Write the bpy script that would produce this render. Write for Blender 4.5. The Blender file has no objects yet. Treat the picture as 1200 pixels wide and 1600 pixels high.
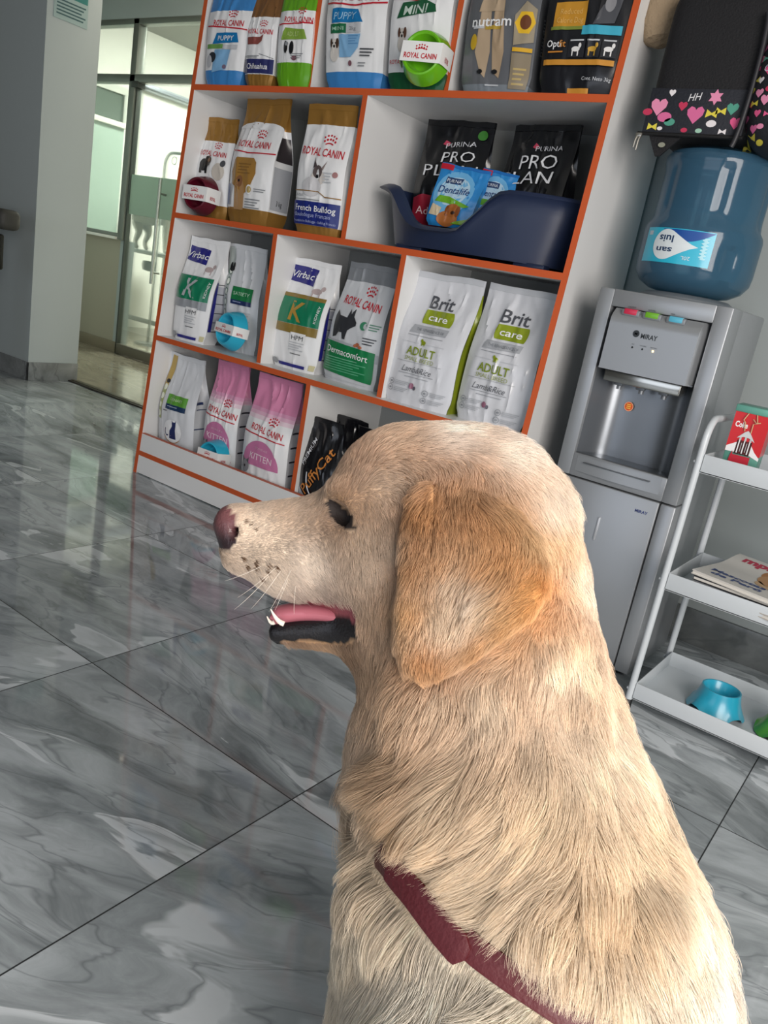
import bpy, bmesh, math, random
import numpy as np
from mathutils import Vector, Matrix, noise
random.seed(7); np.random.seed(7)
PI = math.pi
SC = bpy.context.scene
COL = SC.collection

# ------------------------------------------------------------------ camera
CAM = np.array([1.32989077, -0.96546593, 0.90054716])
RC = np.array([[0.788004298058459, 0.589911205565709, 0.1762214396417398],
               [0.3032794269105404, -0.12284038364372891, -0.9449507020787252],
               [-0.5357898986115823, 0.7980695519152909, -0.2757066826384826]])  # rows: right, down, forward
FPX = 1239.7209773772242

def at(u, v, d):
    """point at depth d (metres along the view axis) through photo pixel (u, v)"""
    return CAM + (RC.T @ np.array([(u - 600) / FPX, (v - 800) / FPX, 1.0])) * d

cd = bpy.data.cameras.new('camera'); cam = bpy.data.objects.new('camera', cd); COL.objects.link(cam)
mw = Matrix.Identity(4)
for i in range(3):
    mw[i][0], mw[i][1], mw[i][2], mw[i][3] = RC[0, i], -RC[1, i], -RC[2, i], CAM[i]
cam.matrix_world = mw
cd.sensor_fit = 'VERTICAL'; cd.sensor_height = 36.0; cd.lens = FPX / 1600 * 36.0
cd.clip_start = 0.02; cd.clip_end = 60
SC.camera = cam

# ------------------------------------------------------------------ materials
def lin(h):
    h = h.lstrip('#'); o = []
    for i in (0, 2, 4):
        c = int(h[i:i+2], 16) / 255
        o.append(c / 12.92 if c <= .04045 else ((c + .055) / 1.055) ** 2.4)
    return (*o, 1.0)

MATS = {}
def M(h, rough=.5, metal=0, spec=.5, coat=0, name=None, bump=0, bscale=60, emit=0):
    key = (h, rough, metal, spec, coat, bump, bscale, emit)
    if key in MATS: return MATS[key]
    m = bpy.data.materials.new(name or 'mat_' + h.strip('#')); m.use_nodes = True
    nt = m.node_tree; b = nt.nodes['Principled BSDF']
    b.inputs['Base Color'].default_value = lin(h); b.inputs['Roughness'].default_value = rough
    b.inputs['Metallic'].default_value = metal; b.inputs['Specular IOR Level'].default_value = spec
    if coat: b.inputs['Coat Weight'].default_value = coat; b.inputs['Coat Roughness'].default_value = .15
    if emit:
        b.inputs['Emission Color'].default_value = lin(h); b.inputs['Emission Strength'].default_value = emit
    if bump:
        n = nt.nodes.new('ShaderNodeTexNoise'); n.inputs['Scale'].default_value = bscale; n.inputs['Detail'].default_value = 4
        tc = nt.nodes.new('ShaderNodeTexCoord'); nt.links.new(tc.outputs['Object'], n.inputs['Vector'])
        bp = nt.nodes.new('ShaderNodeBump'); bp.inputs['Strength'].default_value = bump; bp.inputs['Distance'].default_value = .01
        nt.links.new(n.outputs['Fac'], bp.inputs['Height']); nt.links.new(bp.outputs['Normal'], b.inputs['Normal'])
    MATS[key] = m
    return m

class NT:
    """tiny node-graph helper"""
    def __init__(s, name):
        s.m = bpy.data.materials.new(name); s.m.use_nodes = True; s.t = s.m.node_tree
        s.b = s.t.nodes['Principled BSDF']; s.o = s.t.nodes['Material Output']
    def n(s, typ, **kw):
        nd = s.t.nodes.new('ShaderNode' + typ)
        for k, v in kw.items():
            if k.startswith('_'): setattr(nd, k[1:], v)
            else:
                key = int(k[1:]) if k[0] == 'i' and k[1:].isdigit() else k.replace('__', ' ')
                if hasattr(v, 'is_output'): s.t.links.new(v, nd.inputs[key])
                else: nd.inputs[key].default_value = v
        return nd
    def l(s, a, b): s.t.links.new(a, b)
    def math(s, op, a, b=0.0):
        return s.n('Math', _operation=op, i0=a, i1=b).outputs[0]
    def ramp(s, fac, stops):
        r = s.t.nodes.new('ShaderNodeValToRGB'); e = r.color_ramp.elements
        while len(e) < len(stops): e.new(.5)
        for el, (p, c) in zip(e, stops): el.position = p; el.color = lin(c) if isinstance(c, str) else (c, c, c, 1)
        s.l(fac, r.inputs['Fac']); return r.outputs['Color']
    def mix(s, fac, a, b, mode='MIX'):
        r = s.t.nodes.new('ShaderNodeMix'); r.data_type = 'RGBA'; r.blend_type = mode
        for sock, v in ((r.inputs[0], fac), (r.inputs[6], a), (r.inputs[7], b)):
            if hasattr(v, 'is_output'): s.l(v, sock)
            else: sock.default_value = lin(v) if isinstance(v, str) else v
        return r.outputs[2]

def floor_mat(name, tile, dark, mid, light, patch, grout, rough, streak=1.0, small=False):
    g = NT(name)
    tc = g.n('TexCoord').outputs['Object']
    sx = g.n('SeparateXYZ', i0=tc)
    fx = g.math('FLOOR', g.math('DIVIDE', sx.outputs[0], tile)); fy = g.math('FLOOR', g.math('DIVIDE', sx.outputs[1], tile))
    cell = g.n('CombineXYZ', i0=fx, i1=fy, i2=0.0).outputs[0]
    wn = g.n('TexWhiteNoise', Vector=cell)
    off = g.n('VectorMath', _operation='SCALE', i0=wn.outputs['Color']); off.inputs[3].default_value = 40
    ang = g.math('MULTIPLY', g.math('SUBTRACT', wn.outputs['Value'], .5), 1.1)
    rot = g.n('VectorRotate', _rotation_type='Z_AXIS', Vector=tc, Angle=ang)
    p = g.n('VectorMath', _operation='ADD', i0=rot.outputs[0], i1=off.outputs[0]).outputs[0]
    st = g.n('Mapping', Vector=p, Scale=(1.0, 3.6 * streak, 1.0)).outputs[0]
    warp = g.n('TexNoise', Vector=st, Scale=1.7, Detail=3.0)
    wv = g.n('VectorMath', _operation='MULTIPLY_ADD', i0=warp.outputs['Color'], i1=(.55, 1.1, 0), i2=st).outputs[0]
    n1 = g.n('TexNoise', Vector=wv, Scale=2.2, Detail=9.0, Roughness=.62)
    n2 = g.n('TexNoise', Vector=wv, Scale=6.5, Detail=6.0, Roughness=.6)
    n3 = g.n('TexNoise', Vector=wv, Scale=1.6, Detail=5.0, Roughness=.5, Distortion=.8)
    base = g.ramp(n1.outputs['Fac'], [(.30, dark), (.47, mid), (.60, light), (.78, mid)])
    fine = g.ramp(n2.outputs['Fac'], [(.38, .78), (.5, 1.0), (.64, 1.12)])
    c = g.mix(.75, base, fine, 'MULTIPLY')
    pf = g.ramp(n3.outputs['Fac'], [(.588, 0.0), (.602, .85), (.64, .7), (.68, .25)])
    c = g.mix(pf, c, patch)
    vein = g.n('TexNoise', Vector=wv, Scale=3.1, Detail=4.0, Roughness=.45)
    vf = g.ramp(g.math('ABSOLUTE', g.math('SUBTRACT', vein.outputs['Fac'], .5)), [(0.0, .55), (.006, .3), (.016, 0.0)])
    c = g.mix(vf, c, dark)
    # grout
    def gl(s):
        m_ = g.math('ABSOLUTE', g.math('SUBTRACT', g.math('FRACT', g.math('ADD', g.math('DIVIDE', s, tile), .5)), .5))
        return g.math('LESS_THAN', m_, .0013 / tile)
    gm = g.math('MAXIMUM', gl(sx.outputs[0]), gl(sx.outputs[1]))
    c = g.mix(gm, c, grout)
    g.l(c, g.b.inputs['Base Color'])
    r = g.n('MapRange', i0=n2.outputs['Fac'], i3=rough * .7, i4=rough * 1.4)
    rr = g.mix(gm, r.outputs[0], (.6, .6, .6, 1)); g.l(rr, g.b.inputs['Roughness'])
    g.b.inputs['Specular IOR Level'].default_value = .6
    return g.m

def glass_mat(name, tint, fac, diff=None, rough=0.0, spec=.06):
    """see-through sheet: part transparent, part diffuse (frosting), thin gloss on top"""
    g = NT(name); g.t.nodes.remove(g.b)
    tr = g.n('BsdfTransparent', Color=lin(tint))
    cur = tr.outputs[0]
    if diff:
        d = g.n('BsdfDiffuse', Color=lin(diff)); tl = g.n('BsdfTranslucent', Color=lin(diff))
        a = g.n('MixShader', i0=.5, i1=d.outputs[0], i2=tl.outputs[0])
        cur = g.n('MixShader', i0=fac, i1=cur, i2=a.outputs[0]).outputs[0]
    gl = g.n('BsdfGlossy', Color=(1, 1, 1, 1), Roughness=rough)
    lw = g.n('LayerWeight', Blend=.25)
    f = g.math('ADD', g.math('MULTIPLY', lw.outputs['Fresnel'], .6), spec * .4)
    cur = g.n('MixShader', i0=f, i1=cur, i2=gl.outputs[0]).outputs[0]
    g.l(cur, g.o.inputs['Surface'])
    return g.m

# ------------------------------------------------------------------ mesh builder
class MB:
    def __init__(s): s.v = []; s.f = []; s.mi = []; s.mats = []; s.sm = []
    def mid(s, m):
        if m not in s.mats: s.mats.append(m)
        return s.mats.index(m)
    def add(s, vs, fs, m, smooth=False):
        o = len(s.v); s.v += [tuple(map(float, p)) for p in vs]; k = s.mid(m)
        for f in fs: s.f.append([i + o for i in f]); s.mi.append(k); s.sm.append(smooth)
        return s
    def box(s, a, b, m, bev=0.0, seg=2, rot=None, piv=None):
        x0, y0, z0 = a; x1, y1, z1 = b
        bm = bmesh.new(); bmesh.ops.create_cube(bm, size=1)
        for v in bm.verts:
            v.co = Vector(((v.co.x + .5) * (x1 - x0) + x0, (v.co.y + .5) * (y1 - y0) + y0, (v.co.z + .5) * (z1 - z0) + z0))
        if bev: bmesh.ops.bevel(bm, geom=bm.edges[:], offset=bev, segments=seg, affect='EDGES', profile=.5)
        return s.bm(bm, m, bev > 0, rot, piv)
    def bm(s, bm, m, smooth=False, rot=None, piv=None):
        bm.verts.index_update()
        vs = [v.co.copy() for v in bm.verts]
        if rot is not None:
            pv = Vector(piv or (0, 0, 0)); vs = [rot @ (p - pv) + pv for p in vs]
        s.add(vs, [[v.index for v in f.verts] for f in bm.faces], m, smooth); bm.free(); return s
    def grid(s, fn, nu, nv, m, smooth=True, close=False, flip=False):
        vs = [fn(i / nu, j / nv) for j in range(nv + 1) for i in range(nu if close else nu + 1)]
        w = nu if close else nu + 1; fs = []
        for j in range(nv):
            for i in range(nu):
                a = j * w + i; b = j * w + (i + 1) % w
                q = [a, b, b + w, a + w]; fs.append(q[::-1] if flip else q)
        return s.add(vs, fs, m, smooth)
    def lathe(s, prof, m, n=40, c=(0, 0, 0), smooth=True, squash=1.0, cap=True):
        vs = []; fs = []
        for r, z in prof:
            for k in range(n):
                a = 2 * PI * k / n; vs.append((c[0] + r * math.cos(a), c[1] + r * squash * math.sin(a), c[2] + z))
        for j in range(len(prof) - 1):
            for k in range(n):
                a = j * n + k; b = j * n + (k + 1) % n; fs.append([a, b, b + n, a + n])
        if cap:
            if prof[0][0] > 1e-6: fs.append(list(range(n))[::-1])
            if prof[-1][0] > 1e-6: fs.append([(len(prof) - 1) * n + k for k in range(n)])
        return s.add(vs, fs, m, smooth)
    def tube(s, pts, r, m, n=10, closed=False, cap=True):
        P = [Vector(p) for p in pts]; k = len(P); rr = r if isinstance(r, (list, tuple)) else [r] * k
        vs = []; fs = []; up = None
        for i in range(k):
            t = (P[(i + 1) % k] - P[i - 1]) if closed or 0 < i < k - 1 else (P[1] - P[0] if i == 0 else P[-1] - P[-2])
            t.normalize()
            if up is None: up = t.orthogonal().normalized()
            else: up = (up - t * up.dot(t)).normalized()
            w = t.cross(up)
            for j in range(n):
                a = 2 * PI * j / n; vs.append(P[i] + (up * math.cos(a) + w * math.sin(a)) * rr[i])
        for i in range(k if closed else k - 1):
            for j in range(n):
                a = i * n + j; b = i * n + (j + 1) % n; c = ((i + 1) % k) * n
                fs.append([a, b, c + (j + 1) % n, c + j])
        if cap and not closed: fs.append(list(range(n))[::-1]); fs.append([(k - 1) * n + j for j in range(n)])
        return s.add(vs, fs, m, True)
    def prism(s, poly, y0, y1, m, axis='y'):
        n = len(poly)
        if axis == 'y': vs = [(x, y0, z) for x, z in poly] + [(x, y1, z) for x, z in poly]
        elif axis == 'x': vs = [(y0, x, z) for x, z in poly] + [(y1, x, z) for x, z in poly]
        else: vs = [(x, z, y0) for x, z in poly] + [(x, z, y1) for x, z in poly]
        fs = [list(range(n)), list(range(n, 2 * n))[::-1]] + [[i, (i + 1) % n, n + (i + 1) % n, n + i][::-1] for i in range(n)]
        return s.add(vs, fs, m)
    def build(s, name, parent=None, loc=(0, 0, 0), rotz=0, fix=True):
        """vertices are given in the frame of `loc` when loc is set, else in the parent's frame"""
        me = bpy.data.meshes.new(name); me.from_pydata(s.v, [], s.f)
        for m in s.mats: me.materials.append(m)
        me.polygons.foreach_set('material_index', s.mi); me.polygons.foreach_set('use_smooth', s.sm)
        if fix:
            b = bmesh.new(); b.from_mesh(me); bmesh.ops.recalc_face_normals(b, faces=b.faces[:]); b.to_mesh(me); b.free()
        try: me.set_sharp_from_angle(angle=math.radians(38))
        except Exception: pass
        me.update()
        o = bpy.data.objects.new(name, me); COL.objects.link(o)
        if parent: o.parent = parent
        o.location = loc; o.rotation_euler = (0, 0, rotz)
        return o

def tag(o, label=None, cat=None, group=None, kind=None):
    for k, v in (('label', label), ('category', cat), ('group', group), ('kind', kind)):
        if v: o[k] = v
    return o
def empty(name, label, cat, loc=(0, 0, 0), rotz=0, group=None):
    o = bpy.data.objects.new(name, None); COL.objects.link(o); o.location = loc; o.rotation_euler = (0, 0, rotz)
    o.empty_display_size = .05
    return tag(o, label, cat, group)
def struct(mb, name, **k):
    o = mb.build(name, **k); o['kind'] = 'structure'; return o

# text as flat outlines: (list of (x, y), faces), scaled to a unit cap height
TXT = {}
def text2d(s, bold=0.0, shear=0.0):
    key = (s, bold, shear)
    if key not in TXT:
        c = bpy.data.curves.new('lettering', 'FONT'); c.body = s; c.size = 1; c.offset = bold; c.shear = shear; c.resolution_u = 2
        c.fill_mode = 'FRONT'
        o = bpy.data.objects.new('lettering', c); COL.objects.link(o)
        dg = bpy.context.evaluated_depsgraph_get(); me = bpy.data.meshes.new_from_object(o.evaluated_get(dg))
        v = np.array([p.co[:2] for p in me.vertices]).reshape(-1, 2); f = [list(p.vertices) for p in me.polygons]
        bpy.data.objects.remove(o); bpy.data.curves.remove(c); bpy.data.meshes.remove(me)
        if len(v):
            v = v - np.array([v[:, 0].min(), 0.0]); v = v / .73
        TXT[key] = (v, f)
    return TXT[key]

def put_text(mb, s, L, h, place, m, bold=.01, shear=0, rot=0):
    """lettering of width L and cap height h; place(x, y) maps its centred plane coordinates to 3D"""
    v, f = text2d(s, bold, shear)
    if not len(v): return
    w = v[:, 0].max(); q = np.stack([(v[:, 0] - w / 2) * (L / w), (v[:, 1] - .5) * h], 1)
    c, n = math.cos(math.radians(rot)), math.sin(math.radians(rot))
    mb.add([place(x * c - y * n, x * n + y * c) for x, y in q], f, m)
# ------------------------------------------------------------------ render look, light
SC.view_settings.view_transform = 'Standard'; SC.view_settings.look = 'None'
SC.view_settings.gamma = 1.0; SC.view_settings.use_curve_mapping = False
SC.view_settings.exposure = 0.0
try:
    SC.cycles.max_bounces = 8; SC.cycles.diffuse_bounces = 3; SC.cycles.glossy_bounces = 4
    SC.cycles.transparent_max_bounces = 16; SC.cycles.caustics_reflective = False; SC.cycles.caustics_refractive = False
    SC.cycles_curves.shape = 'RIBBONS'; SC.cycles.use_denoising = True
    SC.cycles.sample_clamp_indirect = 6.0
except Exception: pass
w = bpy.data.worlds.new('daylight'); SC.world = w; w.use_nodes = True
bg = w.node_tree.nodes['Background']; bg.inputs[0].default_value = lin('#dfe8f2'); bg.inputs[1].default_value = .35

def area(name, loc, target, sx, sy, power, color):
    l = bpy.data.lights.new(name, 'AREA'); l.shape = 'RECTANGLE'; l.size = sx; l.size_y = sy; l.energy = power; l.color = lin(color)[:3]
    o = bpy.data.objects.new(name, l); COL.objects.link(o); o.location = loc
    o.rotation_euler = (Vector(target) - Vector(loc)).to_track_quat('-Z', 'Y').to_euler(); return o
area('assumed_side_light', (2.75, -1.35, 1.25), (.2, -.1, .5), 1.7, 1.9, 102, '#fff7f0')  # assumed unseen light source on the right, wall opening fitted to it
area('rear_fill_light', (.4, -4.0, 1.0), (-.2, .8, .45), 3.4, 1.5, 23, '#eaf1ff')  # added soft fill from behind the camera, no window known there
area('assumed_treatment_room_light', (-3.9, 4.2, 2.62), (-4.3, 4.2, 0), .8, .9, 165, '#fffdf4')  # assumed lamp, kept out of view, for the bright room behind the glass
area('added_corridor_light', (-2.5, 2.3, 2.6), (-3.6, 2.4, 0), .8, .4, 6, '#fff2dc')  # added weak light over the passage, no lamp seen there

# ------------------------------------------------------------------ room shell
WALL = M('#b4bebf', .65, name='white_wall_paint'); WALLB = M('#b9b4a2', .6, name='beige_wall_paint')
CEIL = M('#a5a5a0', .8, name='ceiling_paint'); WALLD = M('#8f918f', .7, name='grey_wall_paint')
F1 = floor_mat('grey_marble_tile', .6, '#676e72', '#9aa2a6', '#b8c0c5', '#dae1e6', '#26292b', .05)
MARB = floor_mat('grey_marble_skirting', 40, '#4c5152', '#6d7273', '#858a8b', '#a3a8aa', '#6d7273', .18, .4)
F2 = floor_mat('beige_tile', .6, '#8f8877', '#989180', '#a19a8a', '#a59e8e', '#7d7565', .10)
H = 2.68
struct(MB().add([(-6.4, -4.4, 0), (3.5, -4.4, 0), (3.5, 1.86, 0), (-6.4, 1.86, 0)], [[0, 1, 2, 3]], F1)
       .add([(-6.4, -4.4, -.05), (3.5, -4.4, -.05), (3.5, 1.86, -.05), (-6.4, 1.86, -.05)], [[3, 2, 1, 0]], F1), 'floor', fix=False)
struct(MB().add([(-6.4, 1.86, 0), (3.5, 1.86, 0), (3.5, 5.6, 0), (-6.4, 5.6, 0)], [[0, 1, 2, 3]], F2), 'floor_treatment_room', fix=False)
struct(MB().box((-6.4, -4.4, H), (3.5, 5.6, H + .1), CEIL), 'ceiling')
struct(MB().box((-1.55, 1.525, 0), (3.5, 1.86, H), M('#a2abac', .65, name='wall_paint_shaded')), 'wall_back')  # wall paint darkened to put the shade behind the trolley into its colour
struct(MB().box((-6.4, 1.549, 0), (-2.945, 1.86, H), WALL), 'wall_back_left')
struct(MB().box((-2.945, 1.549, 2.25), (-1.55, 1.86, H), WALL), 'wall_back_header')
struct(MB().box((-6.4, -4.4, 0), (-6.3, 1.549, H), WALLD), 'wall_left')
# right wall leaves an assumed, unseen opening at the side light; front wall is open for the added fill
struct(MB().box((2.8, -.3, 0), (2.9, 1.525, H), WALLD).box((2.8, -4.4, 2.3), (2.9, -.3, H), WALLD), 'wall_right')
struct(MB().box((-6.3, -4.5, 0), (-1.4, -4.4, H), WALLD).box((2.6, -4.5, 0), (3.5, -4.4, H), WALLD).box((-1.4, -4.5, 2.6), (2.6, -4.4, H), WALLD), 'wall_front')
bb = MB().box((-1.55, 1.513, 0), (3.4, 1.525, .11), MARB, .002); struct(bb, 'baseboard_back')
bb = MB().box((-6.3, 1.539, 0), (-2.935, 1.549, .105), MARB, .002).box((-2.945, 1.539, 0), (-2.935, 1.86, .105), MARB, .002); struct(bb, 'baseboard_back_left')
struct(MB().box((-2.945, 1.80, 0), (-1.55, 1.862, .007), M('#3a352c', .5, .3), .002).box((-2.945, 1.822, .006), (-1.55, 1.840, .010), M('#5d5645', .4, .6)), 'trim_threshold')

# glazed partition of the treatment room
ALU = M('#8b908a', .38, .55, name='grey_aluminium'); YG = 2.86
struct(MB().box((-5.6, 2.90, 0), (-4.06, 2.97, .838), WALLB), 'wall_partition_base')
struct(MB().box((-5.6, 2.86, 2.325), (-1.55, 2.93, H), WALL), 'wall_partition_top')
struct(MB().box((-4.062, 2.89, 0), (-4.0, 2.97, .838), WALL), 'wall_partition_jamb')
struct(MB().box((-5.6, 2.885, 0), (-4.0, 2.90, .082), M('#8f8672', .3), .002), 'baseboard_partition')
struct(MB().box((-5.6, 2.835, .838), (-4.062, 2.98, .858), M('#fbfaf4', .35), .003), 'trim_sill')
CLEAR = glass_mat('clear_glass', '#f3f8f5', 0); FROST = glass_mat('frosted_glass', '#a9bdb2', .84, '#b9cabf', .3)
GREENP = glass_mat('green_tinted_pane', '#d9e6de', .30, '#a9b9ae', .05)
def frame(b, x0, x1, z0, z1, t=.045, y=YG, d=.05):
    b.box((x0, y, z0), (x0 + t, y + d, z1), ALU, .003).box((x1 - t, y, z0), (x1, y + d, z1), ALU, .003)
    b.box((x0, y, z0), (x1, y + d, z0 + t), ALU, .003).box((x0, y, z1 - t), (x1, y + d, z1), ALU, .003)
def win(name, x0, x1, z0, z1, glass):
    b = MB(); frame(b, x0, x1, z0, z1, .028); o = struct(b, name)
    MB().box((x0 + .025, YG + .022, z0 + .025), (x1 - .025, YG + .028, z1 - .025), glass).build('pane', o)
win('window_1', -5.58, -4.03, .858, 1.945, CLEAR)
win('window_2', -5.58, -4.03, 1.945, 2.32, CLEAR)
win('window_3', -4.03, -2.9, 1.945, 2.32, CLEAR)
struct(MB().box((-4.062, YG - .006, .84), (-4.0, YG + .06, 2.325), ALU, .004).box((-5.6, YG - .006, 1.918), (-1.6, YG + .06, 1.97), ALU, .004)
       .box((-5.6, YG - .006, 2.288), (-1.6, YG + .06, 2.325), ALU, .004), 'trim_partition_frame')
b = MB(); b.box((-4.0, YG + .01, 0), (-3.985, YG + .05, 1.918), M('#5c625f', .4, .5), .002).box((-3.0, YG + .01, 0), (-2.985, YG + .05, 1.918), ALU, .002)
b.box((-4.0, YG + .01, .004), (-2.985, YG + .05, .078), M('#7d776a', .4, .3), .003)
b.box((-4.03, YG - .012, 1.885), (-3.955, YG + .055, 1.925), M('#4b4f4d', .4, .4), .004)
o = struct(b, 'door_1')
MB().box((-3.985, YG + .026, .078), (-3.0, YG + .034, 1.915), CLEAR).build('door_glass', o)
MB().box((-3.984, YG + .022, 1.035), (-3.001, YG + .0255, 1.31), FROST).build('frosted_band', o)
MB().tube([(-3.577, YG - .035, .58), (-3.577, YG - .035, 1.30)], .013, M('#b9bdb8', .25, .8)).tube([(-3.577, YG - .035, .66), (-3.577, YG + .025, .66)], .008, ALU).tube([(-3.577, YG - .035, 1.2), (-3.577, YG + .025, 1.2)], .008, ALU).build('door_handle', o)
# treatment room beyond
TW = M('#f2f2ea', .6, name='treatment_wall')
struct(MB().box((-5.75, 2.93, 0), (-5.6, 5.5, H), TW), 'wall_treatment_left')
struct(MB().box((-5.75, 5.4, 0), (3.4, 5.5, H), TW), 'wall_treatment_back')
struct(MB().box((-5.6, 1.86, 0), (-5.5, 2.86, H), WALL), 'wall_corridor_left')
struct(MB().box((-1.65, 1.86, 0), (-1.55, 5.4, H), TW), 'wall_treatment_right')
b = MB().box((-5.6, 3.0, 1.80), (-5.53, 3.92, 1.845), M('#eceae0', .4), .004).box((-5.6, 3.0, 2.08), (-5.56, 3.92, 2.14), M('#d5d8cf', .5), .004).box((-5.6, 3.88, 1.845), (-5.56, 3.92, 2.08), M('#c9cdc4', .5), .003)
o = struct(b, 'window_4'); MB().box((-5.6, 3.0, 1.845), (-5.588, 3.88, 2.08), M('#5d6a60', .15)).build('pane', o)
struct(MB().box((-5.6, 2.97, .8), (-5.585, 3.92, 1.80), M('#a9bfb2', .5)), 'trim_green_panel')
struct(MB().box((-5.6, 4.0, 2.18), (-5.5, 5.4, 2.235), M('#c5ccd6', .35, .2), .004).box((-5.5, 4.0, 2.19), (-5.47, 5.4, 2.215), M('#9aa1aa', .35, .3), .003), 'trim_ceiling_rail')
# ------------------------------------------------------------------ treatment room things
STEEL = M('#9b9f9c', .32, .75, name='steel')
t = empty('exam_table', 'steel examination table standing behind the glass door, seen below the frosted band', 'table', (-5.0, 4.0, 0))
MB().box((-.36, -.3, .745), (.6, .3, .775), STEEL, .006).build('table_top', t)
for sx in (-.2, .5):
    for sy in (-.22, .22):
        MB().box((sx - .022, sy - .022, 0), (sx + .022, sy + .022, .745), STEEL, .004).build('leg', t)
MB().box((-.2, -.235, .14), (.5, -.205, .18), STEEL, .003).build('stretcher', t); MB().box((-.2, .205, .14), (.5, .235, .18), STEEL, .003).build('stretcher', t)
MB().lathe([(.0, .05), (.05, .05), (.06, .02), (.05, -.03), (0, -.04)], M('#4b504d', .5), 20, (.1, -.2, .64)).build('clamp', t)
t = empty('drip_stand', 'thin bent steel drip stand rising above the frosted band behind the glass door', 'stand', (-4.375, 3.54, 0))
pp = [(-.10, 0, 0), (-.09, 0, 1.41)] + [(-.09 + .09 * (1 - math.cos(a)), 0, 1.48 + .10 * math.sin(a)) for a in np.linspace(0, PI / 2, 8)] + [(.2, 0, 1.58)]
MB().tube(pp, .012, STEEL).build('pole', t)
MB().tube([(.05 + .03 * math.cos(a), -.02, 1.52 + .03 * math.sin(a)) for a in np.linspace(0, 2 * PI, 16)[:-1]], .004, STEEL, 6, True).build('hook', t)
MB().lathe([(.0, .03), (.11, .02), (.12, 0)], STEEL, 24, (-.1, 0, 0)).build('base', t)

# a pale animal on the table: legs and belly show below the frosted band
def skinned(name, chains, m):
    bmx = bmesh.new(); lay = bmx.verts.layers.skin.verify(); vv = {}
    for ch in chains:
        prev = None
        for co, r in ch:
            k = tuple(round(c, 4) for c in co)
            if k not in vv:
                v = bmx.verts.new(co); v[lay].radius = (r, r); vv[k] = v
            if prev is not None and prev is not vv[k]:
                try: bmx.edges.new((prev, vv[k]))
                except ValueError: pass
            prev = vv[k]
    bmx.verts.ensure_lookup_table(); bmx.verts[0][lay].use_root = True
    me = bpy.data.meshes.new(name); bmx.to_mesh(me); bmx.free(); me.materials.append(m)
    o = bpy.data.objects.new(name, me); COL.objects.link(o); o.modifiers.new('skin', 'SKIN'); s = o.modifiers.new('sub', 'SUBSURF'); s.levels = s.render_levels = 2
    for f in me.polygons: f.use_smooth = True
    return o
sp = [(0, 0, .33), (.14, 0, .31), (.30, 0, .33), (.42, 0, .35)]
CH = [[(sp[0], .085), (sp[1], .085), (sp[2], .09), (sp[3], .08), ((.50, 0, .44), .055), ((.56, 0, .50), .055), ((.64, 0, .48), .028)], [(sp[0], .085), ((-.10, 0, .36), .025), ((-.22, 0, .30), .014)]]
for s in (-1, 1):
    CH.append([(sp[0], .085), ((-.02, .05 * s, .24), .06), ((.03, .055 * s, .15), .034), ((-.02, .055 * s, .07), .022), ((.0, .055 * s, .015), .022), ((.03, .055 * s, .012), .018)])
    CH.append([(sp[3], .08), ((.42, .055 * s, .22), .042), ((.42, .055 * s, .10), .026), ((.43, .055 * s, .016), .024), ((.46, .055 * s, .012), .018)])
an_ = skinned('dog_patient', CH, M('#8b8472', .8)); an_.location = (-5.30, 4.0, .776); an_.rotation_euler = (0, 0, 0)
tag(an_, 'pale short haired dog standing on the steel table behind the frosted band', 'dog')

# waiting chair at the far left
DK = M('#2b2d2d', .55); DKM = M('#191b1b', .4, .5)
t = empty('waiting_chair', 'dark padded waiting chair by the left wall, mostly cut off by the photo edge', 'chair', (-3.02, 1.30, 0))
MB().box((-.62, -.06, .805), (.285, .055, .905), M('#3d3d39', .6, bump=.15), .03, 3).build('armrest', t)
MB().box((-.9, -.05, .40), (-.25, .1, .47), DK, .025, 3).build('seat', t)
for x in (.12, -.58): MB().box((x - .018, -.03, 0), (x + .018, .01, .81), DKM, .005).build('leg', t)
MB().box((.12, -.03, .60), (.19, .02, .78), DKM, .012).build('bracket', t)
# notice on the wall end
TEAL = M('#2f7d78', .5)
b = MB().box((-2.9445, 1.585, 1.88), (-2.9415, 1.778, 2.14), M('#9fb5b4', .5))
b.box((-2.9413, 1.59, 1.99), (-2.9408, 1.773, 2.135), TEAL)
for k in range(5):
    z = 1.965 - k * .016
    b.box((-2.9413, 1.60, z), (-2.9408, 1.765 - .012 * (k % 3), z + .007), M('#3d5f63', .5))
o = tag(b.build('notice'), 'teal printed notice fixed high on the white wall end beside the passage', 'notice')
put_text(b2 := MB(), 'VACUNAS', .13, .022, lambda x, y: (-2.9404, 1.68 + x, 2.03 + y), M('#cfe0dd', .5), 0.0) if False else None
# ------------------------------------------------------------------ display shelf
SX, SY, SW, STILT = -1.21698, 1.00026, 1.61607, math.tan(math.radians(3.836))
ORG = M('#c9592a', .5, name='orange_edging'); MEL = M('#e9eaea', .35, name='white_melamine')
fr = lambda z: STILT * z
BZ = [.083, .539, .994, 1.438, 1.893]; BT = .0095; SD = .485
shelf = empty('display_shelf', 'tall white display shelf with orange edges, filled with pet food bags', 'shelf', (SX, SY, 0), math.radians(.418))
def panel(x0, x1, z0, z1, nm, y0=None):
    y = (lambda z: y0) if y0 is not None else fr
    b = MB()
    for a, c, m in ((.0016, SD, MEL), (0, .0016, ORG)):
        hi = (lambda z: SD) if c == SD else (lambda z: y(z) + c)
        vs = [(x, q, z) for x in (x0, x1) for z in (z0, z1) for q in (y(z) + a, hi(z))]
        b.add(vs, [[0, 1, 3, 2], [4, 6, 7, 5], [0, 4, 5, 1], [2, 3, 7, 6], [0, 2, 6, 4], [1, 5, 7, 3]], m)
    return b.build(nm, shelf)
panel(0, .018, 0, 1.92, 'side_panel'); panel(SW - .018, SW, 0, 1.92, 'side_panel')
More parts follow.
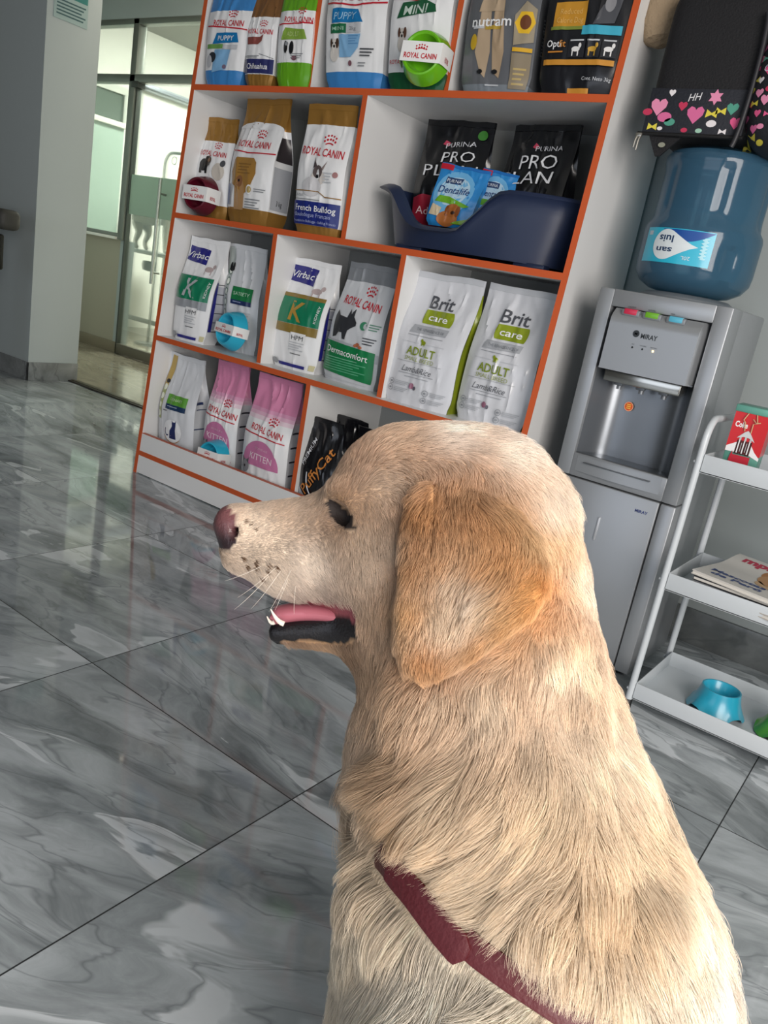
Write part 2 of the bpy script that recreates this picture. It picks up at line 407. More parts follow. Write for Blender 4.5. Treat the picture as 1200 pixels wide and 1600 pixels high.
for z in BZ: panel(.018, SW - .018, z - BT, z + BT, 'shelf_board', fr(z))
for r, xs in ((0, (.5,)), (1, (1/3, 2/3)), (2, (.5,)), (3, (1/3, 2/3))):
    for q in xs:
        x = SW * q
        panel(x - .009, x + .009, BZ[r] + BT, BZ[r + 1] - BT, 'divider', fr(BZ[r + 1]))
MB().box((.018, SD - .02, .02), (SW - .018, SD - .008, 1.9), M('#9b9f9f', .5, name='backing_board_shaded')).build('back_panel', shelf)  # greyed to carry the shade of the deep compartments in its colour
b = MB()
b.add([(x, fr(z) + o, z) for x in (.010, SW - .010) for z in (.004, .0735) for o in (0.001, .018)], [[0, 1, 3, 2], [4, 6, 7, 5], [0, 4, 5, 1], [2, 3, 7, 6], [0, 2, 6, 4], [1, 5, 7, 3]], MEL); b.build('kick_board', shelf)
b = MB()
for z0, z1, m in ((.0925, .161, MEL), (.161, .1635, M('#c4674a', .5))):
    b.add([(x, fr(z) + o, z) for x in (.018, SW - .018) for z in (z0, z1) for o in (0.001, .016)], [[0, 1, 3, 2], [4, 6, 7, 5], [0, 4, 5, 1], [2, 3, 7, 6], [0, 2, 6, 4], [1, 5, 7, 3]], m)
b.build('retaining_lip', shelf)

# ------------------------------------------------------------------ pet food bags
def sst(a, b, x):
    t = min(1, max(0, (x - a) / (b - a))); return t * t * (3 - 2 * t)
BAGN = [0]
GL = .34  # gloss of the printed film
P = lambda h, r=GL: M(h, r, coat=.25)
WHT = P('#eef0f2'); RED = P('#c3172d'); GRY = P('#8d9196'); DGR = P('#4a4d52'); BLK = P('#15161a'); NAVY = P('#23237e'); GOLD = M('#a3793a', .33, .35); GRN = P('#127a4a'); SIL = P('#c4c8cd')

def bag(label, xl, xr, yf, z0, h, body, prints=(), bands=(), depth=.09, rot=0, top=None, waist=None, side=(), seal=None, wr=1.0, lean=0.0, group=None, cat='bag', gus=1.0, slump=0.0, name='pet_food_bag'):
    BAGN[0] += 1; seed = BAGN[0] * 13.7
    w = xr - xl; xc = (xl + xr) / 2; tx0, tx1 = top or (xl, xr); dx = (tx0 + tx1) / 2 - xc; wt = (tx1 - tx0)
    hd0 = depth / 2
    def hw(t):
        q = (w * (1 - t) + wt * t) / 2 * (1 + .015 * math.sin(PI * t))
        if waist: q *= 1 - waist[1] * math.exp(-((t - waist[0]) / waist[2]) ** 2)
        return q - .010 * sst(.10, 0, t)
    def hd(t): return max(.0035, hd0 * (1 - sst(.45, .97, t)) * (1 + .10 * math.sin(PI * min(1, t / .7))) - .006 * sst(.06, 0, t))
    def xo(t): return dx * t
    def yo(t): return lean * t
    def wrk(s, t):
        n = noise.noise(Vector((s * 1.6 + seed, t * 3.2, seed))) * .0065 + noise.noise(Vector((s * 3.5 + t * 3.5, t * 5 - s * 2, seed + 9))) * .0042
        k = noise.noise(Vector((s * 2 + seed, t * 2.5 + s * 1.3, 3.3))); n += .005 * max(0, 1 - abs(k) * 9)
        return n * wr * (.40 + .65 * t)
    ripple = lambda s: .004 * noise.noise(Vector((s * 1.7 + seed, 0, 7.7)))
    def S0(u, z, off=0.0):
        t = min(1.0, max(0.0, z / h)); s = 2 * u - 1
        return (xo(t) + s * hw(t), yo(t) - hd(t) * (1 - .30 * abs(s) ** 3.5) - wrk(s, t) * (.25 + .75 * (1 - sst(.85, 1, t))) * (1 - abs(s) ** 6) - off, z + (ripple(s) + slump * s * h * .5) * sst(.5, 1, t))
    def R(q, z, off=0.0):
        t = min(1.0, max(0.0, z / h)); d = .70 * hd(t)
        fold = gus * (.004 + .022 * sst(.35, .95, t)) * math.sin(PI * q)
        return (xo(t) + hw(t) - fold + off, yo(t) - d + 2 * d * q, z + (ripple(1) + slump * h * .5) * sst(.5, 1, t))
    zz = sorted({round(k / 30 * h, 5) for k in range(31)} | {round(b_, 5) for bn in bands for b_ in bn[:2] if 0 < b_ < h} | {round(.965 * h, 5)})
    rows = []
    NF, NS = 36, 5
    for z in zz:
        r = [S0(i / NF, z) for i in range(NF + 1)] + [R((j + 1) / (NS + 1), z) for j in range(NS)]
        t = z / h
        r += [(xo(t) + hw(t) * (1 - 2 * i / 8), yo(t) + hd(t) * (1 - .30 * abs(1 - 2 * i / 8) ** 3.5), z + (ripple(1 - 2 * i / 8) + slump * (1 - 2 * i / 8) * h * .5) * sst(.5, 1, t)) for i in range(9)]
        for j in range(NS):
            q = 1 - (j + 1) / (NS + 1); p = R(q, z); r.append((2 * xo(t) - p[0], p[1], p[2] - 2 * slump * h * .5 * sst(.5, 1, t)))
        rows.append(r)
    n = len(rows[0]); mb = MB()
    fg = np.array([r[:NF + 1] for r in rows]); za = np.array(zz)
    def S(u, z, off=0.0):   # the same surface, read off the finished mesh
        z = min(h, max(0.0, z)); j = min(len(za) - 2, int(np.searchsorted(za, z, 'right')) - 1); tz = (z - za[j]) / (za[j + 1] - za[j])
        x = min(NF, max(0.0, u * NF)); i = min(NF - 1, int(x)); tx = x - i
        q = (fg[j, i] * (1 - tx) + fg[j, i + 1] * tx) * (1 - tz) + (fg[j + 1, i] * (1 - tx) + fg[j + 1, i + 1] * tx) * tz
        return (q[0], q[1] - off, q[2])
    vs = [p for r in rows for p in r]
    base = len(mb.v); mb.v += vs
    for j in range(len(zz) - 1):
        zc = (zz[j] + zz[j + 1]) / 2; m = body
        for a, c, mm in bands:
            if a <= zc <= c: m = mm
        for i in range(n):
            a = j * n + i; b = j * n + (i + 1) % n
            mb.f.append([a, b, b + n, a + n]); mb.mi.append(mb.mid(m)); mb.sm.append(True)
    k = (len(zz) - 1) * n
    mb.f.append(list(range(n))[::-1]); mb.mi.append(mb.mid(body)); mb.sm.append(False)
    mb.f.append([k + i for i in range(n)]); mb.mi.append(mb.mid(seal or body)); mb.sm.append(False)
    lay = [.0015]
    def item(it, FN, W):
        lay[0] += .00022; o = lay[0]; ty = it[0]
        if ty == 'r':
            _, u0, a, u1, c, m = it[:6]; sk = it[6] if len(it) > 6 else 0
            nu = max(2, int(abs(u1 - u0) * 40)); nv = max(2, int(abs(c - a) / h * 45))
            mb.grid(lambda p, q: FN(u0 + (u1 - u0) * p + sk * (q - .5), a + (c - a) * q + (it[7] * (p - .5) if len(it) > 7 else 0), o), nu, nv, m)
        elif ty == 'e':
            _, uc, zc, ru, rz, m = it[:6]; a0 = it[6] if len(it) > 6 else 0; a1 = it[7] if len(it) > 7 else 2 * PI; ri = it[8] if len(it) > 8 else 0
            mb.grid(lambda p, q: FN(uc + ru * (ri + (1 - ri) * q) * math.cos(a0 + (a1 - a0) * p), zc + rz * (ri + (1 - ri) * q) * math.sin(a0 + (a1 - a0) * p), o), 20, 2 if ru < .12 else 8, m)
        elif ty == 'p':
            pts = it[1]; m = it[2]; cu = sum(p[0] for p in pts) / len(pts); cz = sum(p[1] for p in pts) / len(pts); N = len(pts)
            def fn(p, q):
                k = p * N; i = int(k) % N; f = k - int(k); A = pts[i]; Bq = pts[(i + 1) % N]
                x = A[0] + (Bq[0] - A[0]) * f; y = A[1] + (Bq[1] - A[1]) * f
                return FN(cu + (x - cu) * q, cz + (y - cz) * q, o)
            mb.grid(fn, N * max(3, 36 // N), 10, m)
        elif ty == 't':
            _, s, uc, zc, L, hh, m = it[:7]; rt = it[7] if len(it) > 7 else 0; bd = (it[8] if len(it) > 8 else .012) * .5; sh = it[9] if len(it) > 9 else 0
            put_text(mb, s, L, hh, lambda x, y: FN(uc + x / W, zc + y, o + .0013), m, bd, sh, rt)
        elif ty == 'l':   # rows of fine print
            _, u0, u1, zt, nl, dz, m = it[:7]
            for k2 in range(nl):
                item(('r', u0, zt - k2 * dz - dz * .42, u0 + (u1 - u0) * (1 - .13 * ((k2 * 7) % 3)), zt - k2 * dz, m), FN, W); lay[0] -= .00022
        elif ty == 'crown':
            _, uc, zc, s, m = it[:5]
            for i in range(5):
                x = (i - 2) * .23; y = .5 - .07 * (i - 2) ** 2 * .6
                for yy, rr in ((y + .16, .075), (y - .12, .085)):
                    item(('e', uc + x * s / W * (1 + .25 * (yy - .3)), zc + yy * s, rr * s / W, rr * s, m), FN, W); lay[0] -= .00022
            item(('e', uc, zc - .28 * s, .50 * s / W, .42 * s, m, .25 * PI, .75 * PI, .78), FN, W)
        elif ty == 'rc':  # red two-word logo under its crown, with the swoosh
            _, uc, zc, L = it[:4]; m = it[4] if len(it) > 4 else RED; hh = L * .155
            item(('t', 'ROYAL CANIN', uc, zc, L, hh, m, it[5] if len(it) > 5 else -1.5, .02), FN, W)
            item(('crown', uc + .12 * L / W, zc + hh * .95, L * .26, m), FN, W)
    for it in prints: item(it, S, w)
    lay[0] = .0015
    for it in side: item(it, R, depth)
    root = mb.build(name, None, (xc, yf + hd0, z0), math.radians(rot), fix=False)
    tag(root, label, cat, group)
    # crimped seal along the top
    sb = MB(); sm = seal or (bands[-1][2] if bands and bands[-1][1] >= h else body)
    sb.grid(lambda u, v: (lambda p: (p[0], p[1] - .0012 - .0006 * (int(v * 8) % 2), p[2]))(S(.01 + .98 * u, h * (.955 + .043 * v))), 20, 8, sm, False)
    sb.grid(lambda u, v: (lambda p: (p[0], p[1] + 2 * hd(.98) + .0012, p[2]))(S(.01 + .98 * u, h * (.955 + .043 * v))), 20, 2, sm, False)
    sb.build('top_seal', root, fix=False)
    return root
Z4, Z3, Z2, Z1 = [BZ[i] + BT for i in (3, 2, 1, 0)]
LB = P('#3f87c9'); LB2 = P('#1477b5'); LGRN = P('#64a81e'); DGN = P('#155231'); LPB = P('#82b4dd'); TAN = P('#b79a70'); BRN = P('#6c4630'); YEL = P('#d9a92a'); ORN = P('#d08a3a')
def lines(u0, u1, zt, n, dz=.006, m=None): return ('l', u0, u1, zt, n, dz, m or GRY)
def pup(u, z, s, fur='#d9d5cf', ear='#4d382c'):
    f, e = P(fur), P(ear)
    return [('e', u, z - s * 1.1, s * 3.2, s * 1.0, f), ('e', u, z, s * 2.6, s * .62, f), ('e', u - s * 2.3, z + s * .15, s * 1.0, s * .55, e), ('e', u + s * 2.3, z + s * .1, s * 1.2, s * .6, e), ('e', u, z - s * .25, s * .7, s * .18, BLK), ('e', u - s, z + s * .12, s * .35, s * .1, BLK), ('e', u + s, z + s * .12, s * .35, s * .1, BLK)]

G4 = 'pet food bags on the top visible shelf row'
bag('blue and white kibble bag leftmost on the top row beside the shelf edge', -1.165, -.985, 1.105, Z4, .40, WHT,
    [('r', 0, .0, 1, .002, LB), ('rc', .55, .196, .125), ('r', .02, .180, .98, .184, RED, 0, -.012), ('p', [(.22, .130), (.30, .165), (.80, .165), (.86, .135)], LB2), ('t', 'PUPPY', .55, .148, .07, .016, WHT, 0), ('r', .08, .115, .5, .129, P('#6f9f55')), ('r', .5, .113, .85, .127, SIL), ('p', [(.25, .04), (.3, .112), (.7, .112), (.62, .05)], LPB), ('e', .25, .088, .10, .016, P('#2b3038')), ('e', .17, .075, .07, .02, P('#b9bcc2')), ('e', .58, .058, .05, .007, P('#7b6a80'))],
    bands=[(0, .048, LB), (.236, .40, LB)], depth=.08, rot=2, top=(-1.185, -.965), side=[('r', .1, .06, .9, .22, P('#dfe4ea'))], group=G4)
bag('small white kibble bag with brown top and navy band, between blue and green bags', -.965, -.835, 1.11, Z4, .34, WHT,
    [('rc', .5, .168, .105), ('p', [(.12, .128), (.12, .15), (.55, .150), (.66, .158), (.62, .138), (.5, .128)], P('#8a4b45')), ('r', .02, .092, .55, .0945, GRY), ('r', .55, .0925, .98, .0945, GRY, 0, -.012), ('r', 0, .040, 1, .084, P('#2a2f63')), ('t', 'Chihuahua', .5, .062, .09, .018, WHT), lines(.1, .5, .09, 1)],
    bands=[(0, .038, GOLD), (.215, .34, P('#7a5530'))], depth=.075, rot=2, top=(-.99, -.85), group=G4)
bag('green and white kibble bag at the divider, third along the top row', -.815, -.668, 1.11, Z4, .40, WHT,
    [('rc', .62, .200, .11), ('r', .0, .186, 1, .19, RED, 0, .004), ('p', [(.18, .140), (.28, .176), (.82, .170), (.90, .142)], P('#85a844')), ('t', 'ADULT', .52, .157, .05, .014, P('#b7cf86')), ('e', .33, .118, .06, .018, BLK), ('e', .50, .116, .06, .02, BLK), ('e', .36, .128, .05, .006, GRY), lines(.5, .85, .10, 3), ('e', .6, .086, .08, .007, P('#7b5560'))],
    bands=[(0, .074, LGRN), (.228, .40, LGRN)], depth=.08, rot=1, top=(-.85, -.70), group=G4)
bag('white puppy kibble bag with blue base, left of the bag with the green bowl', -.592, -.368, 1.112, Z4, .42, WHT,
    [('rc', .5, .262, .17), ('r', 0, .238, .5, .243, RED, 0, -.012), ('r', .5, .236, 1, .241, RED, 0, .008), ('p', [(.14, .185), (.16, .225), (.22, .228), (.58, .222), (.68, .185)], LB2), ('t', 'PUPPY', .38, .204, .085, .022, P('#a7d0ea'), 0, .0, .2), ('r', .12, .156, .40, .182, P('#1c6a45')), ('t', 'MINI', .26, .169, .045, .011, P('#9cc3ac')), ('r', .4, .156, .66, .182, SIL), ('t', '2kg', .52, .168, .025, .011, GRY), ('p', [(.3, .088), (.28, .152), (.66, .152), (.62, .115), (.5, .088)], LPB), lines(.45, .62, .148, 4, .007, P('#5d92c4')), *pup(.20, .125, .024), lines(.66, .88, .112, 3, .009, DGR), ('e', .5, .07, .03, .008, P('#7b5560')), lines(.64, .76, .073, 2, .008)],
    bands=[(0, .048, LB), (.30, .42, LB)], depth=.09, rot=1, top=(-.665, -.425), group=G4)
bag('white and dark green MINI kibble bag standing behind the lime green bowl', -.343, -.135, 1.112, Z4, .42, WHT,
    [('rc', .5, .268, .17), ('r', 0, .243, .5, .248, RED, 0, -.012), ('r', .5, .246, 1, .251, RED, 0, .012), ('p', [(.14, .192), (.22, .235), (.60, .240), (.78, .224), (.80, .205)], P('#1b5b3a')), ('t', 'MINI', .46, .214, .085, .026, P('#cfe0d6'), 3, .025, .15), *pup(.26, .15, .024, '#cfcac4', '#5d4034'), ('t', 'ROYAL CANIN', .3, .075, .10, .012, RED)],
    bands=[(0, .048, DGN), (.31, .42, DGN)], depth=.09, rot=1, top=(-.40, -.185), group=G4)
bag('grey kibble bag with beige dog legs and yellow side, beside the black bag', -.082, .140, 1.113, Z4, .42, P('#63666b'),
    [('p', [(.30, .05), (.20, .10), (.24, .225), (.36, .235), (.42, .10), (.38, .035)], P('#b7a288')), ('p', [(.48, .05), (.44, .12), (.42, .235), (.54, .235), (.62, .10), (.58, .035)], P('#ad977c')), ('e', .40, .275, .26, .04, P('#8d6a5a')), ('e', .45, .245, .2, .012, P('#8c3b3a')), ('p', [(.20, .20), (.24, .245), (.52, .245), (.56, .20)], P('#b7a288')), ('t', 'nutram', .40, .176, .125, .026, WHT, 0, .03), ('r', .14, .158, .3, .166, SIL), ('r', .32, .155, .55, .165, P('#b99b3d')), ('e', .17, .125, .05, .02, P('#c9a52e')), ('p', [(.72, .19), (.84, .225), (.98, .205), (.98, .125), (.74, .115)], P('#9a8f7a')), ('p', [(.73, .17), (.79, .198), (.93, .198), (.98, .172), (.92, .145), (.79, .145)], P('#e0b52a')), ('e', .86, .172, .07, .018, P('#6b3d22')), ('r', .74, .100, .98, .110, YEL), ('r', .74, .01, .98, .096, P('#8b7f6a')), lines(.78, .94, .06, 4, .012, P('#b9a36a')), ('e', .31, .05, .04, .006, BLK), ('e', .52, .05, .04, .006, BLK), lines(.4, .6, .018, 1, .008, SIL)],
    bands=[(0, .02, P('#7d858d'))], depth=.10, rot=1, top=(-.115, .10), side=[('t', 'nutram', .5, .15, .09, .02, SIL, 90)], group=G4)
bag('black kibble bag with orange label and blue strip at the right end of the row', .168, .382, 1.113, Z4, .42, P('#1a1b20', .28),
    [('r', .12, .155, .52, .217, P('#c68f2e')), ('t', 'Reduced', .33, .194, .058, .014, P('#e3b96a'), 0, 0), ('t', 'Calorie Dog', .33, .173, .07, .014, P('#e3b96a'), 0, 0), ('r', .1, .150, .55, .158, P('#7d8a3a')), ('r', .5, .138, .96, .159, P('#3fa9c4')), ('p', [(.62, .16), (.70, .205), (.80, .225), (.92, .245), (.9, .2), (.86, .165)], P('#4a4c52')), ('e', .78, .21, .06, .02, P('#8b8c90')), ('t', 'Opti', .17, .118, .04, .017, WHT, 0, .02), ('t', 'fit', .28, .118, .018, .017, ORN), lines(.1, .3, .10, 1, .008, ORN), ('r', .36, .085, .57, .128, P('#24252b')), ('r', .585, .085, .76, .128, P('#24252b')), ('r', .775, .085, .95, .128, P('#24252b')), lines(.38, .55, .126, 1, .008, SIL), lines(.6, .74, .126, 1, .008, SIL), lines(.79, .93, .126, 1, .008, SIL),
     *[q for u, c in ((.46, '#e6e6e6'), (.67, '#c59a3a'), (.86, '#e6e6e6')) for q in (('e', u, .104, .052, .006, P(c)), ('r', u - .045, .088, u - .03, .104, P(c)), ('r', u + .025, .088, u + .04, .104, P(c)), ('e', u + .05, .112, .018, .006, P(c)))],
     ('r', .06, .066, .95, .079, P('#c98d35')), ('t', 'Cont. Neto 3kg', .78, .035, .075, .009, SIL, 0, 0), ('r', .42, .0, .72, .012, P('#c98d35')), ('t', 'ADULT & CARE', .6, .262, .09, .008, SIL, 0, 0)], depth=.10, rot=2, top=(.13, .365), wr=1.2, group=G4)

G3 = 'pet food bags on the second visible shelf row'
bag('short kibble bag with flat gold top, standing behind the dark red bowl', -1.192, -1.028, 1.145, Z3, .355, WHT,
    [('rc', .5, .228, .125), ('e', .30, .185, .13, .022, BLK), ('e', .42, .20, .10, .018, P('#2c2622')), ('r', .18, .155, .26, .18, BLK), ('r', .36, .155, .42, .18, BLK), ('e', .45, .203, .05, .008, P('#7a5535')), ('e', .75, .165, .16, .03, P('#c9c3ba')), ('e', .85, .195, .06, .012, DGR), ('r', .02, .135, .5, .137, GOLD)],
    bands=[(0, .05, GOLD), (.272, .355, GOLD)], depth=.09, rot=4, top=(-1.225, -1.055), waist=(.84, .04, .12), group=G3)
bag('tall kibble bag with gold top and gold shield, in the middle of its compartment', -1.005, -.785, 1.125, Z3, .425, WHT,
    [('e', .5, .3215, .5, .024, WHT, 0, PI), ('rc', .5, .268, .155), ('r', .0, .240, .4, .244, RED, 0, -.008), ('r', .4, .236, 1, .240, RED, 0, .002), ('p', [(.16, .13), (.12, .17), (.18, .212), (.24, .220), (.62, .220), (.70, .205), (.72, .17), (.62, .12), (.5, .10)], P('#a67c3c')), lines(.3, .6, .20, 4, .010, P('#8a6530')), ('p', [(.26, .045), (.25, .12), (.32, .15), (.42, .15), (.50, .12), (.50, .045)], P('#b08a5e')), ('e', .37, .14, .07, .02, P('#8a6040')), ('e', .36, .142, .02, .005, BLK), ('e', .62, .115, .07, .016, WHT), ('e', .62, .115, .05, .011, P('#b9a36a')), lines(.72, .94, .12, 2, .007), ('p', [(.02, .06), (.02, .13), (.10, .13), (.14, .06)], P('#7f8db0')), lines(.55, .86, .085, 4, .009)],
    bands=[(0, .052, GOLD), (.322, .425, GOLD)], depth=.12, rot=-4, top=(-1.02, -.79), side=[('r', .05, .06, .95, .20, P('#b5b9c0')), ('r', .05, .22, .95, .30, P('#3a3538')), ('t', '3 kg', .5, .085, .035, .018, DGR)], group=G3)
bag('kibble bag with gold top and navy French Bulldog band, next to the divider', -.618, -.428, 1.085, Z3, .40, WHT,
    [('rc', .5, .252, .165, RED, -3), ('e', .52, .172, .14, .022, P('#cfcac5')), ('p', [(.40, .20), (.38, .235), (.47, .205)], P('#3c3336')), ('p', [(.56, .20), (.66, .225), (.6, .195)], P('#8a7d7a')), ('e', .50, .19, .09, .020, P('#5a5050')), ('e', .51, .182, .03, .016, WHT), ('e', .50, .176, .03, .006, BLK), lines(.62, .80, .19, 4, .009, SIL), ('e', .86, .185, .05, .009, P('#a97d7d')), ('e', .40, .143, .2, .03, P('#d3d3d6')), ('r', 0, .128, .55, .131, GOLD), ('r', .55, .121, .7, .124, GOLD, 0, -.016), ('r', .68, .114, 1, .117, GOLD), ('t', 'Adult', .16, .117, .035, .011, GRY, 0, .0), lines(.05, .6, .105, 1), ('r', 0, .026, 1, .098, P('#1d2a78')), ('t', 'French Bulldog', .5, .078, .165, .019, WHT, 0, .02), ('t', 'Bouledogue Français', .46, .057, .15, .013, P('#aab4de'), 0, 0), ('t', 'Französische Bulldogge - Bulldog Francés', .5, .037, .175, .008, P('#aab4de'), 0, 0)],
    bands=[(0, .026, GOLD), (.337, .40, GOLD)], depth=.09, rot=2, top=(-.655, -.455), group=G3)

G2 = 'pet food bags on the third visible shelf row'
def kidney(xl, xr, yf, h, lab, top, band, gold, rot):
    s = [('p', [(.02, .298), (.04, .352), (.60, .345), (.58, .288)], NAVY), ('t', 'Virbac', .31, .321, .095, .024, WHT, -2, .02, .2), ('e', .70, .275, .10, .010, P('#b9a9a9')), ('r', .62, .255, .64, .275, P('#b9a9a9')), ('r', .76, .255, .78, .275, P('#b9a9a9')), ('e', .81, .287, .04, .008, P('#b9a9a9')),
         ('r', 0, .155, .93, .243, P('#0f7c58')), ('t', 'K', .45, .200, .055, .066, P('#b9bec2') if not gold else P('#b08b3e'), -4, .05), ('t', 'KIDNEY', .86, .20, .06, .010, WHT, 84, .0), ('r', 0, .124, .93, .154, gold or P('#9a9fa5')), ('r', 0, .243, .93, .256 if gold else .245, gold or SIL), ('r', .42, .085, .74, .128, WHT), ('t', 'HPM', .58, .112, .05, .016, DGR, 0, 0), lines(.42, .74, .096, 4, .008, SIL), lines(.47, .7, .058, 1, .006, DGR), ('r', .2, .010, .82, .021, NAVY), ('e', .1, .02, .08, .01, GRY), ('r', .90, .01, 1.0, .03, P('#cfc9a0'))]
    sd = [('r', .02, .05, .28, .235, P('#2a2a8c')), *[('r', .3, z, 1, z + .003, DGR) for z in (.05, .085, .12, .155, .19, .225)], ('r', .3, .06, 1, .22, P('#c5c9d3'))]
    return bag(lab, xl, xr, yf, Z2, h, WHT, s, depth=.105, rot=rot, top=top, side=sd[::-1], group=G2, lean=.02)
kidney(-1.178, -1.012, 1.085, .385, 'white kibble bag with green K panel and silver letter, left end of its row', (-1.185, -.995), 0, 0, 6)
bag('plain light grey kibble bag with small green SATIETY label, behind the teal bowl', -.965, -.812, 1.165, Z2, .385, P('#d7dbe0'),
    [('r', 0.01, .10, .17, .375, P('#aeb7b5'), .04), *[('e', .10 + .01 * k, .135 + k * .038, .05, .013, P('#e8efe6')) for k in range(5)], *[('e', .10 + .01 * k, .135 + k * .038, .055, .015, P('#4d6a60'), 0, 2 * PI, .75) for k in range(5)], ('e', .16, .295, .07, .01, BLK), ('e', .12, .305, .03, .014, BLK), ('e', .2, .305, .03, .014, BLK), ('r', .30, .188, .86, .235, P('#1c7a45')), ('t', 'SATIETY', .58, .212, .07, .013, P('#bfe0c9'), 0, .0), ('r', .30, .172, .86, .188, P('#23325e')), lines(.36, .6, .183, 1, .008, P('#8fa0c4')), lines(.6, .85, .15, 5, .010, SIL)],
    depth=.085, rot=4, top=(-1.03, -.845), waist=(.25, -.02, .3), group=G2, wr=1.2)
kidney(-.672, -.472, 1.12, .375, 'white kibble bag with green K panel edged in gold, right of the teal bowl', (-.685, -.475), 0, P('#8b7436'), 3)
bag('silver kibble bag with black terrier and green Dermacomfort panel', -.445, -.205, 1.13, Z2, .395, P('#cfd3d8'),
    [('rc', .52, .268, .18, RED, -4), ('p', [(.12, .165), (.10, .215), (.12, .235), (.16, .22), (.36, .215), (.38, .245), (.43, .222), (.47, .248), (.49, .222), (.56, .205), (.56, .195), (.48, .185), (.42, .175), (.40, .145), (.34, .145), (.32, .165), (.22, .165), (.20, .15), (.13, .145)], P('#33353a')), ('e', .70, .200, .07, .014, P('#3f8a68')), ('e', .74, .2, .04, .010, SIL), lines(.80, .98, .21, 3, .008, P('#5d8a78')), lines(.74, .95, .165, 3, .009, DGR), ('p', [(0, .125), (0, .14), (.55, .135), (.62, .118), (1, .118), (1, .09), (0, .09)], P('#aeb3b9')), ('e', .66, .138, .04, .006, P('#b56a48')), ('e', .62, .133, .035, .005, P('#b56a48')), ('e', .71, .131, .035, .005, P('#b56a48')), ('r', 0, .026, .96, .128, P('#0d7a45'), 0, -.012), ('t', 'Dermacomfort', .47, .103, .19, .022, WHT, -2.5, .015), lines(.06, .7, .082, 1, .006, P('#7dbf9e')), lines(.06, .85, .074, 5, .008, P('#58a880')), ('r', 0, .010, .9, .012, SIL)],
    bands=[(.335, .395, P('#83888e'))], depth=.11, rot=-3, top=(-.43, -.225), group=G2)
def brit(xl, xr, yf, lab, top, waist, rot, wrs):
    T = P('#4c4f56'); G = P('#8a9a1f'); G2_ = P('#7f9120')
    return bag(lab, xl, xr, yf, Z2, .402, P('#d3d6dc', .28), [
        ('t', 'Brit', .52, .318, .088, .040, T, -1, .025), ('r', .33, .250, .74, .293, G), ('e', .34, .2715, .03, .0215, G), ('e', .73, .2715, .03, .0215, G), ('t', 'care', .535, .272, .073, .021, WHT, -1, .02), ('p', [(.20, .218), (.24, .243), (.76, .243), (.74, .222)], P('#a9adb3')), ('t', 'THE RENAISSANCE OF', .5, .231, .10, .009, P('#7f848b'), 0, 0), lines(.2, .72, .212, 1, .004, P('#9b9fa5')),
        ('e', .46, .193, .035, .006, G), ('r', .43, .184, .445, .192, G), ('r', .47, .184, .485, .192, G), ('e', .43, .199, .018, .005, G), ('r', .14, .189, .40, .1902, SIL), ('r', .52, .189, .78, .1902, SIL), ('t', 'ADULT', .46, .165, .105, .026, G2_, -1, .03), ('t', 'SMALL BREED', .46, .141, .108, .013, P('#8f9a4a'), -1, -.004), ('r', .12, .130, .8, .1312, P('#a5a8ad')), ('t', 'Lamb&Rice', .46, .110, .108, .019, P('#55585f'), -1, -.006, .35), lines(.2, .72, .096, 1, .004, P('#9b9fa5')), lines(.3, .66, .087, 1, .004, P('#9b9fa5')),
        ('e', .44, .060, .035, .009, P('#9a6a80')), ('e', .49, .055, .02, .006, P('#5d5a66')), *[q for u, z in ((.12, .062), (.12, .042), (.66, .048), (.66, .026)) for q in (('e', u, z, .045, .0095, P('#8f949b'), 0, 2 * PI, .82), ('e', u, z, .02, .003, P('#8f949b')), lines(u + .07, u + .28, z + .006, 3, .005, P('#b2b6bc')))]],
        depth=.10, rot=rot, top=top, waist=waist, side=[('r', .0, 0, 1, .36, P('#8c9a26'))], seal=P('#c3c7cd'), group=G2, wr=wrs, lean=.035)
brit(-.138, .108, 1.083, 'white and lime bag with a pinched left side, beside its twin', (-.14, .105), (.38, .05, .2), 1, 1.5)
brit(.118, .350, 1.105, 'white and lime bag standing against the right side of the shelf', (.11, .342), (.55, .03, .25), 0, 1.5)

G1 = 'pet food bags on the bottom shelf row'
bag('pale grey kibble bag with green label and blue cat silhouette on the bottom row', -1.178, -.985, 1.07, Z1, .395, P('#d5d9de'),
    [('p', [(.0, .14), (.02, .30), (.10, .385), (.24, .385), (.16, .28), (.14, .14)], P('#b59a55')), ('p', [(.0, .14), (.01, .26), (.16, .27), (.14, .14)], P('#9aa56a')), *[('e', .075 + .012 * k, .16 + .034 * k, .05, .012, P('#e5ead8')) for k in range(4)], ('e', .13, .285, .05, .008, BLK), ('r', .28, .205, .82, .243, P('#5d9e3a')), ('t', 'URINARY', .54, .226, .07, .011, P('#cfe6bd'), 0, 0), ('r', .28, .186, .82, .206, P('#1f3a5e')), lines(.34, .6, .199, 1, .006, P('#a7b7cc')), lines(.22, .34, .18, 1, .008, DGR), ('e', .52, .105, .24, .045, P('#eef1f4')), ('e', .52, .105, .25, .047, P('#b98a5a'), 3.6, 5.6, .94),
     ('p', [(.44, .075), (.46, .105), (.52, .125), (.53, .150), (.55, .142), (.60, .142), (.62, .150), (.62, .128), (.60, .11), (.62, .075)], P('#1f2a5e')), ('e', .38, .100, .06, .018, P('#1f2a5e'), 2.2, 5.4, .72)],
    depth=.12, rot=4, top=(-1.205, -1.02), side=[('r', 0, .225, .6, .235, P('#2a3a66')), ('r', .1, .205, .8, .208, P('#2a3a66')), ('r', 0, .13, 1, .134, P('#2a3a66'))], group=G1)
PK = P('#d98bb0'); PK2 = P('#c97aa6')
